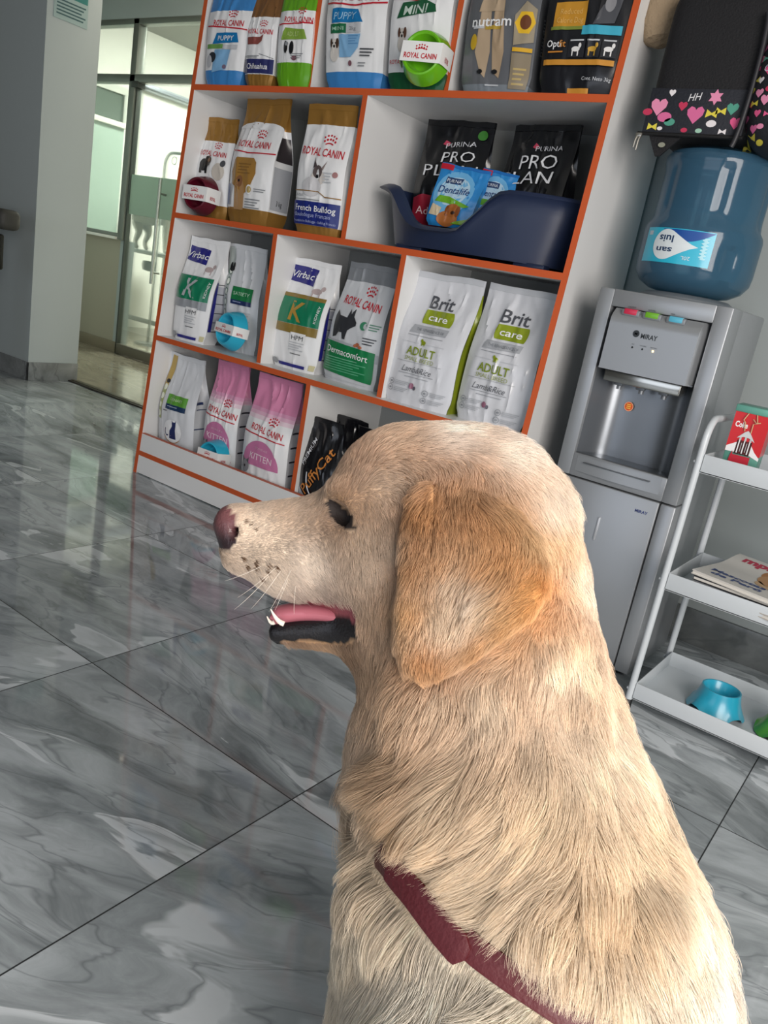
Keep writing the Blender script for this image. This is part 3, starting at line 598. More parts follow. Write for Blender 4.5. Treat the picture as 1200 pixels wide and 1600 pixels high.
def kitten(xl, xr, yf, lab, top, rot, h):
    return bag(lab, xl, xr, yf, Z1, h, WHT, [('rc', .54, .232, .15, RED, -4), ('r', .0, .207, .95, .211, RED, 0, -.012),
        ('e', .48, .105, .40, .088, PK2, 0, PI), ('r', .08, .1, .88, .106, PK2), ('t', 'KITTEN', .52, .135, .105, .024, P('#f4dfe9'), -3, .0), ('t', 'SECOND AGE', .52, .165, .06, .007, P('#e9c3d6'), -3, 0), ('e', .16, .090, .10, .024, P('#8d9096')), ('p', [(.08, .10), (.07, .125), (.14, .11)], P('#55585f')), ('p', [(.19, .11), (.25, .122), (.24, .1)], P('#55585f')), ('e', .15, .088, .02, .005, BLK), ('e', .66, .05, .09, .014, PK2), ('e', .66, .05, .04, .006, P('#f0d0df')), lines(.78, .94, .058, 3, .009, P('#e0bccd')), ('e', .3, .03, .1, .01, P('#b9825a'))],
        bands=[(h * .625, h * .66, P('#ecd6e1')), (h * .66, h * .69, P('#e3b7cd')), (h * .69, h * .72, P('#dda0c0')), (h * .72, h, PK)], depth=.12, rot=rot, top=top, side=[('r', 0, .03, 1, .27, P('#e3e4ea')), *[('r', .1, z, 1, z + .006, P('#2d2d3a')) for z in (.09, .14, .19, .24)]], group=G1, wr=1.3)
kitten(-.950, -.775, 1.098, 'pink topped kibble bag standing behind the small teal bowl', (-.965, -.805), 3, .415)
kitten(-.690, -.475, 1.058, 'pink topped KITTEN kibble bag next to the orange divider on the bottom row', (-.705, -.50), 2, .42)
BK = M('#121216', .22, coat=.4)
bag('glossy black bag with orange slanted lettering, in front of other black bags', -.39, -.215, 1.06, Z1, .33, BK,
    [('t', 'PuffyCat', .46, .160, .20, .036, P('#c9803a'), 54, .015), ('t', 'PREMIUM', .20, .215, .10, .016, P('#c9ccd2'), 66, .01), ('p', [(0, 0), (0, .09), (.2, .06), (.5, .03), (.9, 0)], P('#b9bcc4')), ('e', .9, .13, .7, .11, P('#d9dbe0'), PI * .95, PI * 1.5, .96)],
    depth=.09, rot=6, top=(-.425, -.285), group=G1, wr=.9)
bag('plain black bag directly behind the orange lettered black bag', -.37, -.20, 1.175, Z1, .335, BK, depth=.09, rot=2, top=(-.41, -.27), group=G1, wr=1.0)
bag('plain black bag rightmost on the bottom row, half hidden by the dog', -.20, .02, 1.13, Z1, .325, BK, depth=.10, rot=-4, top=(-.29, -.04), group=G1, wr=1.0)
# ------------------------------------------------------------------ feeding bowls held by a paper band
def banded_bowl(label, c, r, col, rz, tilt, dark, group='feeding bowls with paper bands on the shelf', bw=.032):
    t = empty('feeding_bowl', label, 'bowl', c, math.radians(rz), group)
    m = M(col, .28, coat=.4); d = M(dark, .4)
    R = Matrix.Rotation(math.radians(90 - tilt), 4, 'X')
    b = MB(); b.lathe([(0, -.003), (r * .92, -.003), (r * 1.0, .004), (r * .97, .014), (r * .86, .042), (r * .80, .052), (r * .74, .054), (r * .68, .050)], m, 40, cap=False)
    b.lathe([(r * .68, .050), (r * .62, .036), (r * .52, .018), (r * .3, .012), (0, .011)], m, 40, cap=False)
    tr = lambda p: tuple((R @ Vector(p)))
    b.v = [tr(p) for p in b.v]; b.build('bowl_shell', t)
    p = MB(); rr = r * .99; N = 30
    prof = [(-rr - .001, -.004), (-rr * 1.012, .006)] + [(-rr * .88 + (2 * rr * .88) * k / 12, .0560 + .0015 * math.sin(PI * k / 12)) for k in range(13)] + [(rr * 1.012, .006), (rr + .001, -.004)]
    pw = M('#eef0ef', .5)
    def fn(u, v):
        k = u * (len(prof) - 1); i = min(int(k), len(prof) - 2); f = k - i
        x = prof[i][0] * (1 - f) + prof[i + 1][0] * f; z = prof[i][1] * (1 - f) + prof[i + 1][1] * f
        return tr((x, (v - .5) * bw, z + .0005))
    p.grid(fn, 28, 2, pw, False)
    F = lambda x, y: tr((x, y, .0590))
    put_text(p, 'ROYAL CANIN', r * 1.35, bw * .27, lambda x, y: F(x, y - bw * .2), M('#c3172d', .5), .02)
    for i in range(5):
        xx = (i - 2) * bw * .13
        for yy, q in ((.20, .05), (.33, .045)):
            p.add([F(xx * (1 + yy * .4) + q * bw * math.cos(a), bw * (yy - .02 * (i - 2) ** 2) + q * bw * math.sin(a)) for a in np.linspace(0, 2 * PI, 9)[:-1]], [list(range(8))], M('#c3172d', .5))
    p.add([F(bw * .32 * math.cos(a) * s, bw * .02 + bw * .16 * math.sin(a) * s) for s in (1, .7) for a in np.linspace(.7, 2.44, 8)], [[i, i + 1, i + 9, i + 8] for i in range(7)], M('#c3172d', .5))
    for s_ in (-1, 1): put_text(p, 'ROYAL', .03, bw * .25, lambda x, y: tr((s_ * (rr * .965 + .002), y - bw * .2, .032 - x * s_ * .9)), M('#c3172d', .5), .02) if s_ > 0 else None
    p.build('paper_band', t); return t
banded_bowl('lime green pet bowl in a white paper band, standing against the MINI bag', (-.195, 1.098, Z4 + .076), .074, '#6fc01e', 14, 6, '#3d8a10', bw=.054)
banded_bowl('dark red pet bowl in a white paper band, against the short gold topped bag', (-1.112, 1.125, Z3 + .073), .070, '#5d0c22', 6, 4, '#3d0817', bw=.050)
banded_bowl('teal blue pet bowl in a white paper band, against the SATIETY bag', (-.872, 1.135, Z2 + .077), .073, '#2fb4d6', -10, 8, '#1b7f9c', bw=.036)
banded_bowl('small teal blue pet bowl in a white paper band, behind the shelf lip', (-.842, 1.088, Z1 + .070), .062, '#2fb4d6', 4, 6, '#1b7f9c', bw=.040)

# ------------------------------------------------------------------ plastic dog bed with bags in it
NB = M('#1d2946', .38, coat=.2)
t = empty('dog_bed', 'large navy blue plastic dog bed with a dipped front, inside the wide compartment', 'dog bed', (.02, 1.245, Z3))
def bedpt(a, v, inner=False):
    ca, sa = math.cos(a), math.sin(a); e = 2.6
    k = (abs(ca) ** e + abs(sa) ** e) ** (-1 / e)
    front = max(0.0, -sa); x_ = k * ca
    dip = math.exp(-((x_ + .22) / .42) ** 4) if sa < 0 else 0
    top = .198 - .115 * dip * sst(.15, .75, front) + (.0 if ca > 0 else -.01)
    z = .012 + (top - .012) * v
    fl = 1 + .17 * v + (.13 * sst(.80, 1, v) if not inner else .0) * (1 if ca < .35 else .35)
    q = .006 if inner else 0
    return ((.300 - q) * k * ca * fl * (1.0 if ca < 0 else .96), (.125 - q) * k * sa * fl, z + (.008 if inner and v == 0 else 0) - (.012 * sst(.9, 1, v) if not inner else 0))
b = MB(); b.grid(lambda u, v: bedpt(u * 2 * PI, v), 80, 14, NB, close=True)
b.grid(lambda u, v: bedpt(u * 2 * PI, v * .985, True), 80, 10, NB, close=True)
b.grid(lambda u, v: tuple(np.array(bedpt(u * 2 * PI, 1.0)) * (1 - v) + np.array(bedpt(u * 2 * PI, .985, True)) * v + np.array([0, 0, .006 * math.sin(PI * v)])), 80, 4, NB, close=True)
b.grid(lambda u, v: tuple(np.array(bedpt(u * 2 * PI, 0, True)) * np.array([v, v, 1])), 80, 6, NB, close=True)
b.build('basket', t)
for x in (-.2, .22):
    for y in (-.08, .08): MB().box((x - .05, y - .02, 0), (x + .05, y + .02, .016), NB, .005).build('foot', t)
G5 = 'black kibble bags in the dog bed'
def proplan(lab, xl, xr, rot, top, pr, yf=1.245, wr=1.6, h=.385):
    B2 = M('#0c0d11', .25, coat=.3); return bag(lab, xl, xr, yf, Z3 + .021, h, B2, pr, depth=.085, rot=rot, top=top, group=G5, wr=wr, name='pet_food_bag')
proplan('black bag with white capitals and red panel, left inside the navy dog bed', -.262, -.055, 2, (-.285, -.04),
        [('t', 'PURINA', .58, .315, .095, .016, P('#c9ccd2'), 6, 0), ('p', [(.30, .315), (.33, .328), (.40, .320), (.38, .31)], P('#b8405a')), ('t', 'PRO', .60, .278, .10, .034, P('#dfe2e6'), 4, -.01), ('t', 'PLAN', .53, .235, .165, .036, P('#dfe2e6'), 2, -.01), ('p', [(.04, .06), (.03, .145), (.2, .158), (.6, .15), (.6, .06)], P('#8d1f33')), ('t', 'Adult', .32, .110, .085, .024, P('#e6cfd4'), 0, 0), ('e', .86, .345, .07, .014, P('#3b7a2f')), ('t', 'Opti', .12, .045, .03, .016, P('#c9ccd2'), 0, 0)])
proplan('black bag with white capitals and a twisted top corner, right inside the navy dog bed', .03, .255, -8, (.02, .25),
        [('t', 'PURINA', .62, .320, .085, .014, P('#b9bcc2'), 4, 0), ('p', [(.38, .320), (.41, .333), (.46, .325), (.44, .315)], P('#b8405a')), ('t', 'PRO', .52, .282, .12, .042, P('#dfe2e6'), 4, -.01), ('t', 'PLAN', .42, .235, .17, .038, P('#dfe2e6'), 3, -.01), ('r', .3, .07, .62, .12, P('#7b4a38')), ('r', .05, .14, .5, .143, GRY)], wr=2.2)
def pouch(lab, xl, xr, yf, z, h, rot, top):
    W1 = P('#dfe9f3')
    return bag(lab, xl, xr, yf, z, h, P('#2f8ad0', .25), [('e', .45, h * .55, .42, h * .36, P('#6fb4e3')), ('e', .45, h * .58, .33, h * .24, P('#b9d9ee')), ('r', .0, h * .90, .28, h * .985, P('#c02338')), ('r', .2, h * .70, .56, h * .80, P('#27406b')), ('t', 'PURINA', .38, h * .75, (xr - xl) * .3, h * .055, W1, 0, 0), ('t', 'Dentalife', .47, h * .60, (xr - xl) * .68, h * .115, P('#1d3f7d'), -2, .01), ('p', [(.12, h * .40), (.2, h * .50), (.42, h * .49), (.9, h * .36), (.8, h * .33), (.4, h * .38)], P('#6fb02c')), ('p', [(.05, h * .18), (.1, h * .36), (.32, h * .30), (.28, h * .16)], P('#d9c9a8')),
        ('e', .50, h * .13, .24, h * .13, P('#b5703a')), ('e', .58, h * .27, .15, h * .11, P('#a8642f')), ('e', .46, h * .26, .05, h * .09, P('#8d4f24')), ('e', .70, h * .26, .05, h * .09, P('#8d4f24')), ('e', .60, h * .235, .05, h * .03, P('#3d2417')), ('p', [(.62, .01), (.7, h * .1), (.96, h * .16), (.97, .01)], P('#7fae2c'))],
        bands=[(h * .95, h, P('#2a78c4'))], depth=.045, rot=rot, top=top, group='blue treat pouches', cat='pouch', name='treat_pouch', wr=.8, gus=.3, slump=-.08)
pouch('blue treat pouch with a brown dog, front one of two in the dog bed', -.170, -.020, 1.195, Z3 + .086, .178, 3, (-.155, .015))
pouch('blue treat pouch tucked behind the front pouch in the dog bed', -.035, .085, 1.235, Z3 + .10, .165, 6, (-.03, .09))

# ------------------------------------------------------------------ water dispenser
SIL2 = M('#a9adb1', .36, .55, name='silver_plastic'); SIL3 = M('#9ba0a6', .34, .6); DKS = M('#6d7277', .4, .5); CHR = M('#c5c5c0', .18, .95)
X0, X1, Y0, Y1 = .5, .836, 1.063, 1.41
t = empty('water_dispenser', 'silver floor standing water dispenser beside the white display shelf', 'water dispenser', ((X0 + X1) / 2, 1.24, 0))
L = t.location
def lb(mb, nm, par=t): 
    mb.v = [(p[0] - L[0], p[1] - L[1], p[2] - L[2]) for p in mb.v]; return mb.build(nm, par)
mb = MB(); mb.box((X0, Y0 + .095, .012), (X1, Y1, .985), SIL2, .006)
lb(mb, 'cabinet')
# raised front frame round the recess
mb = MB(); mb.box((X0, Y0, .492), (.540, Y0 + .097, .985), SIL2, .004).box((.795, Y0, .492), (X1, Y0 + .097, .985), SIL2, .004).box((.538, Y0, .942), (.797, Y0 + .097, .985), SIL2, .004)
mb.box((.538, Y0, .492), (.797, Y0 + .097, .555), SIL2, .004)
lb(mb, 'front_frame')
mb = MB(); mb.grid(lambda u, v: (.543 + .249 * u, Y0 + .03 - .052 * sst(0, .05, u) * sst(1, .95, u) + (.022 * sst(.86, 1, v)), .787 + .153 * v), 40, 12, SIL2)
mb.box((.545, Y0 - .0, .786), (.791, Y0 + .03, .790), DKS)
o_panel = lb(mb, 'control_panel')
YP = Y0 - .0225
mb = MB()
put_text(mb, 'MIRAY', .042, .012, lambda x, y: (.664 + x, YP, .8835 + y), M('#2d3236', .4), .025)
mb.lathe([(.0055, 0), (.0085, 0), (.0085, .0006), (.0055, .0006)], M('#2d3236', .4), 20); n_ = 80
mb.v[-n_:] = [(.630 + p[0], YP - p[2], .886 + p[1]) for p in mb.v[-n_:]]
put_text(mb, 'M', .007, .007, lambda x, y: (.630 + x, YP - .0006, .886 + y), M('#2d3236', .4), .02)
for x, s in ((.629, 'HOT'), (.655, 'COOLING'), (.682, 'HEATING')): put_text(mb, s, .004 * len(s) * .6, .003, lambda a, b_: (x + a, YP, .860 + b_), M('#4d5358', .4), 0)
lb(mb, 'panel_lettering')
for x, s in ((.577, 'CALIENTE'), (.629, 'NATURAL'), (.682, 'FRIA')):
    mb = MB(); put_text(mb, s, .0038 * len(s) * .7, .0035, lambda a, b_: (x + .018 + a, Y0 - .0008, .9475 + b_), M('#3d4347', .4), 0); lb(mb, 'button_caption')
for x in (.629, .655, .682):
    mb = MB(); on = x > .68
    mb.lathe([(.0026, 0), (.002, .0012), (0, .0016)], M('#ffd37a', .4, emit=6) if on else M('#22272a', .4), 12); mb.v = [(x + p[0], YP - p[2], .852 + p[1]) for p in mb.v]
    lb(mb, 'indicator_light')
for x, c in ((.600, '#c9304f'), (.655, '#6fb02c'), (.715, '#58b3cf')):
    mb = MB(); mb.box((x - .024, Y0 - .018, .924), (x + .024, Y0 + .012, .941), M('#84898e', .4, .3), .004)
    b_ = lb(mb, 'push_button')
    mb = MB(); mb.box((x - .017, Y0 - .0195, .928), (x + .017, Y0 + .004, .9425), M(c, .35, coat=.3), .003); lb(mb, 'button_cap', b_); 
    for ch in b_.children: ch.location = (0, 0, 0)
# recess, tap hood, taps, sticker, tray
mb = MB(); RG = M('#888d93', .3, .7)
def rec(u, v):
    x = .540 + .255 * u; s = abs(2 * u - 1); return (x, Y0 + .012 + .075 * (1 - s ** 5), .556 + .236 * v)
mb.grid(rec, 40, 4, RG); mb.add([(.54, Y0 + .01, .556), (.795, Y0 + .01, .556), (.795, Y0 + .1, .556), (.54, Y0 + .1, .556)], [[0, 1, 2, 3]], RG)
mb.add([(.54, Y0 + .005, .79), (.795, Y0 + .005, .79), (.795, Y0 + .1, .79), (.54, Y0 + .1, .79)], [[3, 2, 1, 0]], DKS)
lb(mb, 'recess')
mb = MB(); mb.box((.566, Y0 + .000, .757), (.767, Y0 + .06, .789), CHR, .004); lb(mb, 'tap_hood')
for x in (.602, .662, .722):
    mb = MB(); mb.lathe([(.010, .02), (.010, .006), (.007, .004), (.007, -.008), (0, -.008)], M('#7d8287', .35, .4), 16, (x, Y0 + .035, .748)); mb.box((x - .012, Y0 + .018, .750), (x + .012, Y0 + .03, .760), DKS, .002); lb(mb, 'tap')
mb = MB()
for r_, c in ((.0125, '#f0b08a'), (.0108, '#d8541f')):
    mb.lathe([(r_, 0), (r_, .0004), (0, .0004 + .0003 * (r_ < .011))], M(c, .4), 24)
mb.v = [(.625 + p[0], Y0 + .0845 - p[2], .698 + p[1]) for p in mb.v]
for k in range(3): mb.box((.619, Y0 + .0832, .692 + k * .005), (.631, Y0 + .0836, .6945 + k * .005), M('#f2c14a', .4))
mb.v = [(p[0], p[1] - .004, p[2]) for p in mb.v]
lb(mb, 'warning_sticker')
mb = MB(); mb.grid(lambda u, v: (.552 + .232 * u, Y0 - .001 - .010 * math.sin(PI * u) * (1 - v * .2), .508 + .043 * v), 24, 4, SIL2); mb.box((.575, Y0 - .013, .534), (.757, Y0 + .0, .537), DKS, .001); lb(mb, 'drip_tray')
mb = MB(); mb.box((X0, Y0 + .001, .014), (.7935, Y0 + .096, .4885), SIL2, .004); d_ = lb(mb, 'cabinet_door')
mb = MB(); mb.box((.7965, Y0 + .001, .014), (X1, Y0 + .096, .4885), SIL2, .004); lb(mb, 'side_strip')
for z0_, z1_ in ((.340, .405), (.217, .282)):
    mb = MB(); mb.box((.650, Y0 - .003, z0_), (.656, Y0 + .002, z1_), M('#c9ccd0', .3, .5), .0015); o_ = lb(mb, 'door_grip', d_)
mb = MB(); put_text(mb, 'MIRAY', .034, .008, lambda x, y: (.755 + x, Y0 + .0002, .4525 + y), M('#39467e', .4), .03); lb(mb, 'brand_mark', d_)
for x in (.54, .80):
    for y in (1.10, 1.37):
        mb = MB(); mb.lathe([(.014, 0), (.016, .006), (.012, .014)], M('#22272a', .5), 16, (x, y, 0)); lb(mb, 'foot')
mb = MB(); mb.lathe([(.115, .985), (.118, .992), (.105, 1.000), (.085, 1.002), (.07, 1.0)], M('#8f969c', .35, .3), 40, (.668, 1.24, 0)); lb(mb, 'bottle_collar')

# ------------------------------------------------------------------ upturned water bottle
g = NT('blue_bottle_plastic'); g.t.nodes.remove(g.b)
trn = g.n('BsdfTransparent', Color=lin('#9dc0cc')); df = g.n('BsdfPrincipled'); df.inputs['Base Color'].default_value = lin('#47708c'); df.inputs['Roughness'].default_value = .14; df.inputs['Coat Weight'].default_value = .5; df.inputs['Coat Roughness'].default_value = .05
mx = g.n('MixShader', i0=.52, i1=trn.outputs[0], i2=df.outputs[0]); g.l(mx.outputs[0], g.o.inputs['Surface']); JUG = g.m
JX, JY = .666, 1.24
t = empty('water_bottle', 'large blue plastic water bottle standing upside down on the dispenser', 'bottle', (JX, JY, .998))
prof = [(.028, 0), (.060, .002), (.100, .010), (.128, .026), (.143, .048), (.146, .07), (.146, .155), (.143, .166), (.134, .178), (.1315, .20), (.1315, .30), (.136, .312), (.136, .328), (.130, .338), (.10, .349), (.03, .352), (0, .352)]
b = MB(); vs = []
n_ = 96
def jr(k, r, z):
    a = 2 * PI * k / n_
    f = 0
    if .20 <= z <= .30: f = -.006 * max(0, math.cos(a * 6 + .6)) ** 14
    if .06 < z < .13: f = -.010 * math.exp(-(((a - (-PI / 2 + .86) + PI) % (2 * PI) - PI) / .16) ** 4)
    return (math.cos(a) * (r + f), math.sin(a) * (r + f), z)
fine = []
for (r0, z0_), (r1, z1_) in zip(prof[:-1], prof[1:]):
    k = max(1, int(abs(z1_ - z0_) / .012)); fine += [(r0 + (r1 - r0) * i / k, z0_ + (z1_ - z0_) * i / k) for i in range(k)]
fine.append(prof[-1])
b.grid(lambda u, v: jr(u * n_, *fine[min(len(fine) - 1, int(round(v * (len(fine) - 1))))]), n_, len(fine) - 1, JUG, close=True)
b.build('bottle_shell', t)
b = MB(); a0, a1 = -PI / 2 - .80, -PI / 2 + .50; rL = .1468
TQ = M('#2fb8d6', .35, coat=.3)
LP = lambda q, z, o=0.0: ((rL + o) * math.cos(a0 + (a1 - a0) * q), (rL + o) * math.sin(a0 + (a1 - a0) * q), z)
b.grid(lambda u, v: LP(u, .068 + .082 * v), 40, 4, TQ)
b.grid(lambda u, v: LP(.30 + .70 * u, .150 - .002 - (.026 * math.sin(PI * min(1, u * 1.0))) * v, .0004), 24, 4, M('#1d4f9c', .35))
WHL = M('#dfe8ec', .4)
dp = [(.036 * math.cos(a), .036 * math.sin(a)) for a in np.linspace(1.05, 2 * PI - 1.05, 30)] + [(.05, -.0135), (.066, -.0055), (.084, 0), (.066, .0055), (.05, .0135)]
def drop(u, v):
    k = u * len(dp); i = int(k) % len(dp); f = k - int(k); A = dp[i]; Bq = dp[(i + 1) % len(dp)]
    return LP(.385 + (A[0] + (Bq[0] - A[0]) * f) * v / .191, .111 + (A[1] + (Bq[1] - A[1]) * f) * v, .0008)
b.grid(drop, 70, 4, WHL, close=True)
NV2 = M('#274064', .4)
put_text(b, 'san', .044, .0145, lambda x, y: LP(.385 - x / .19, .097 - y, .0012), NV2, .02)
put_text(b, 'luis', .040, .017, lambda x, y: LP(.385 - x / .19, .124 - y, .0012), NV2, .02)
put_text(b, '20L', .022, .009, lambda x, y: LP(.70 - x / .19, .083 - y, .0012), WHL, 0)
put_text(b, 'ciel', .045, .011, lambda x, y: LP(.90 + y / .19, .108 - x, .0012), M('#bfe8f0', .4), 0) if False else b.grid(lambda u, v: LP(.865 + .06 * u + .02 * math.sin(v * 40), .085 + .05 * v, .0008), 4, 24, M('#a9dfec', .4))
b.grid(lambda u, v: LP(.05 + .08 * u, .132 + .01 * v, .0006), 4, 2, M('#b9c9d2', .4))
b.build('bottle_label', t)

# ------------------------------------------------------------------ backpack on the bottle and plush toy above it
BKF = M('#121216', .75, bump=.25, bscale=220); BKP = M('#1b1d24', .65, bump=.2, bscale=220)
BZ0 = 1.352; DZ = 1.352 - 1.396
t = empty('backpack', 'black backpack with hearts and flowers print, lying on the upturned water bottle', 'backpack', (.66, 1.24, BZ0))
Lb = (.66, 1.24, 1.396)
def bl(mb, nm, par=t):
    mb.v = [(p[0] - Lb[0], p[1] - Lb[1], p[2] - Lb[2]) for p in mb.v]; return mb.build(nm, par)
def rbox(x0, x1, y0, y1, z0, z1, m, e=4.0, puff=.0, nu=48, nv=20):
    b = MB(); cx, cy, cz = (x0 + x1) / 2, (y0 + y1) / 2, (z0 + z1) / 2
    def f(u, v):
        a = 2 * PI * u; p = PI * (v - .5)
        def sp(c, q): return math.copysign(abs(c) ** q, c)
        q = 2 / e
        return (cx + (x1 - x0) / 2 * sp(math.cos(p), q) * sp(math.cos(a), q), cy + (y1 - y0) / 2 * sp(math.cos(p), q) * sp(math.sin(a), q), cz + (z1 - z0) / 2 * sp(math.sin(p), q))
    b.grid(f, nu, nv, m, close=True); return b
bl(rbox(.487, .775, 1.09, 1.40, 1.398, 1.74, BKF, 7), 'main_compartment')
YF = 1.0885
COLS = ['#d86a9b', '#e05a8c', '#c23357', '#dfd04a', '#e8e3e6', '#4f9a86', '#e58fb2', '#9fc9b4']
def motif(b, kind, x, z, s, col, place):
    m = M(col, .7)
    if kind == 'h': pts = [(0, -.5), (.45, -.02), (.5, .25), (.3, .45), (.08, .38), (0, .25), (-.08, .38), (-.3, .45), (-.5, .25), (-.45, -.02)]
    elif kind == 'f': pts = [((.5 if k % 2 else .28) * math.cos(k * PI / 6), (.5 if k % 2 else .28) * math.sin(k * PI / 6)) for k in range(12)]
    elif kind == 'b': pts = [(0, .08), (.5, .4), (.55, -.35), (0, -.08), (-.55, -.35), (-.5, .4)]
    else: pts = [(.5 * math.cos(a), .32 * math.sin(a)) for a in np.linspace(0, 2 * PI, 13)[:-1]]
    b.add([place(x, z)] + [place(x + p[0] * s, z + p[1] * s) for p in pts], [[0, 1 + i, 1 + (i + 1) % len(pts)] for i in range(len(pts))], m)
b = MB(); pl = lambda x, z: (x, YF - .0015, z)
b.box((.497, YF - .001, 1.402), (.735, YF + .004, 1.503), M('#1f222b', .7, bump=.2, bscale=200), .002)
rnd = random.Random(5)
for k, (x, z, s, c) in enumerate([('f', .702, .030, 0), ('h', .652, .026, 1)] and [(.525, 1.440, .03, 6), (.545, 1.425, .026, 0), (.56, 1.418, .02, 5), (.583, 1.442, .016, 2), (.617, 1.430, .030, 0), (.655, 1.432, .018, 3), (.675, 1.436, .016, 3), (.66, 1.418, .018, 4), (.52, 1.410, .016, 3), (.50, 1.432, .018, 2), (.55, 1.461, .012, 4), (.655, 1.456, .026, 6), (.70, 1.44, .02, 5), (.715, 1.42, .02, 1), (.54, 1.408, .010, 4), (.60, 1.407, .012, 2), (.635, 1.407, .012, 7), (.69, 1.407, .012, 4)]):
    motif(b, 'hfbe'[[0, 3, 3, 0, 0, 2, 2, 3, 2, 3, 0, 1, 0, 0, 3, 3, 3, 2][k]], x, 1.404 + (z - 1.402) * 1.5, s * 1.35, COLS[c], pl)
put_text(b, 'HH', .032, .017, lambda x, y: (.607 + x, YF - .0016, 1.485 + y), M('#e3e3e6', .7), .0, .3, 8)
bl(b, 'printed_band')
b = MB(); b.tube([(.487, YF + .002, 1.4005), (.60, YF - .004, 1.3995), (.74, YF, 1.4005)], .0045, M('#0c0c0e', .6)); bl(b, 'zip')
b = MB(); ZM = M('#a9a69e', .3, .8)
b.tube([(.493, YF - .006, 1.398), (.490, YF - .01, 1.383), (.488, YF - .008, 1.366)], .003, ZM, 8).tube([(.499, YF - .006, 1.396), (.4975, YF - .01, 1.381), (.496, YF - .008, 1.360)], .003, ZM, 8).box((.486, YF - .010, 1.390), (.502, YF - .002, 1.400), ZM, .002)
bl(b, 'zip_pull')
b = MB(); b.add([(.515, YF + .004, 1.4), (.60, YF + .004, 1.4), (.556, YF + .001, 1.352), (.545, YF - .002, 1.35)], [[0, 3, 2, 1]], BKF); b.v += [(x, y + .006, z) for x, y, z in b.v[:4]]
o4 = len(b.v) - 4; k_ = b.mid(BKF)
for f in ([4, 5, 6, 7], [0, 1, 5, 4], [1, 2, 6, 5], [2, 3, 7, 6], [3, 0, 4, 7]): b.f.append(f); b.mi.append(k_); b.sm.append(False)
motif(b, 'e', .556, 1.376, .018, '#8d8f80', lambda x, z: (x, YF - .003, z)); bl(b, 'loose_flap')
pk = rbox(.722, .93, 1.045, 1.30, 1.372, 1.662, BKP, 3.2)
rnd = random.Random(11)
def pp(x, z):  # front surface of the bulging side pocket
    cx, cy, cz = .826, 1.1725, 1.517; a = min(.98, abs((x - cx) / .104)); c_ = min(.98, abs((z - cz) / .145)); e = 3.2
    k = max(.0, 1 - c_ ** e - a ** e); return (x, cy - .1275 * k ** (1 / e) - .0015, z)
for gx in range(7):
    for gz in range(11):
        x = .735 + gx * .024 + rnd.uniform(-.007, .007); z = 1.395 + gz * .024 + rnd.uniform(-.006, .006)
        motif(pk, rnd.choice('hhfbe'), x, z, rnd.uniform(.014, .026), rnd.choice(COLS), pp)
put_text(pk, 'OK', .03, .014, lambda x, y: pp(.765 + x * .5 - y, 1.545 + x * .9 + y * .4), M('#d5cfe0', .7), .0, 0, 0)
bl(pk, 'side_pocket')
b = MB(); b.tube([(.722 + .012 * math.sin(a) , 1.075, 1.517 + .140 * math.cos(a)) for a in np.linspace(.1, PI - .1, 14)], .006, M('#26262b', .5)); bl(b, 'piping')
b = MB(); b.tube([(.60, 1.2, 1.735), (.62, 1.19, 1.77), (.66, 1.19, 1.775), (.69, 1.2, 1.735)], .009, BKF); bl(b, 'carry_handle')

PL = M('#a08c72', .9, bump=.5, bscale=90)
t = empty('plush_toy', 'tan plush toy slumped over the top of the black backpack', 'toy', (.52, 1.25, 1.70))
bmx = bmesh.new()
def blob(bm_, c, r, s=(1, 1, 1), rot=None):
    mt = Matrix.Translation(c) @ (rot.to_4x4() if rot else Matrix.Identity(4)) @ Matrix.Diagonal((s[0], s[1], s[2], 1))
    bmesh.ops.create_uvsphere(bm_, u_segments=24, v_segments=14, radius=r, matrix=mt)
blob(bmx, (.08, .02, .10), .10, (1.1, .9, 1.1)); MB().bm(bmx, PL, True).build('body', t)
bmx = bmesh.new(); blob(bmx, (.06, .0, .25), .075); MB().bm(bmx, PL, True).build('head', t)
b = MB(); b.tube([(.05, -.03, .06), (-.052, -.04, .05), (-.087, -.03, .0), (-.090, -.03, -.06), (-.084, -.03, -.095), (-.080, -.03, -.108)], [.04, .048, .054, .056, .044, .016], PL, 18); b.build('leg', t)
b = MB(); b.tube([(.08, -.06, .05), (.12, -.11, .04), (.16, -.12, .02)], [.04, .045, .03], PL, 16); b.build('leg', t)
for x in (.0, .12):
    bmx = bmesh.new(); blob(bmx, (x, 0, .31), .025); MB().bm(bmx, PL, True).build('ear', t)

# ------------------------------------------------------------------ white trolley
CW = M('#c9d0d5', .35, coat=.2, name='white_enamel')
CX0, CX1, CY0, CY1 = .892, 1.36, .913, 1.213
t = empty('trolley', 'white three tier metal trolley beside the water dispenser', 'trolley', ((CX0 + CX1) / 2, (CY0 + CY1) / 2, 0))
Lc = t.location
def cl(mb, nm, par=t):
    mb.v = [(p[0] - Lc[0], p[1] - Lc[1], p[2] - Lc[2]) for p in mb.v]; return mb.build(nm, par)
for x in (CX0, CX1):
    for y, s in ((CY0, 1), (CY1, -1)):
        pts = [(x, y, .022), (x, y, .66)] + [(x, y + s * .045 * (1 - math.cos(a)), .685 + .05 * math.sin(a)) for a in np.linspace(0, PI / 2, 8)] + [(x, (CY0 + CY1) / 2, .735)]
        b = MB(); b.tube(pts, .0085, CW, 14); cl(b, 'post')
        b = MB(); b.lathe([(.0095, 0), (.0105, .004), (.0105, .024), (.009, .026)], M('#1b1d1f', .5), 14, (x, y, 0)); cl(b, 'rubber_foot')
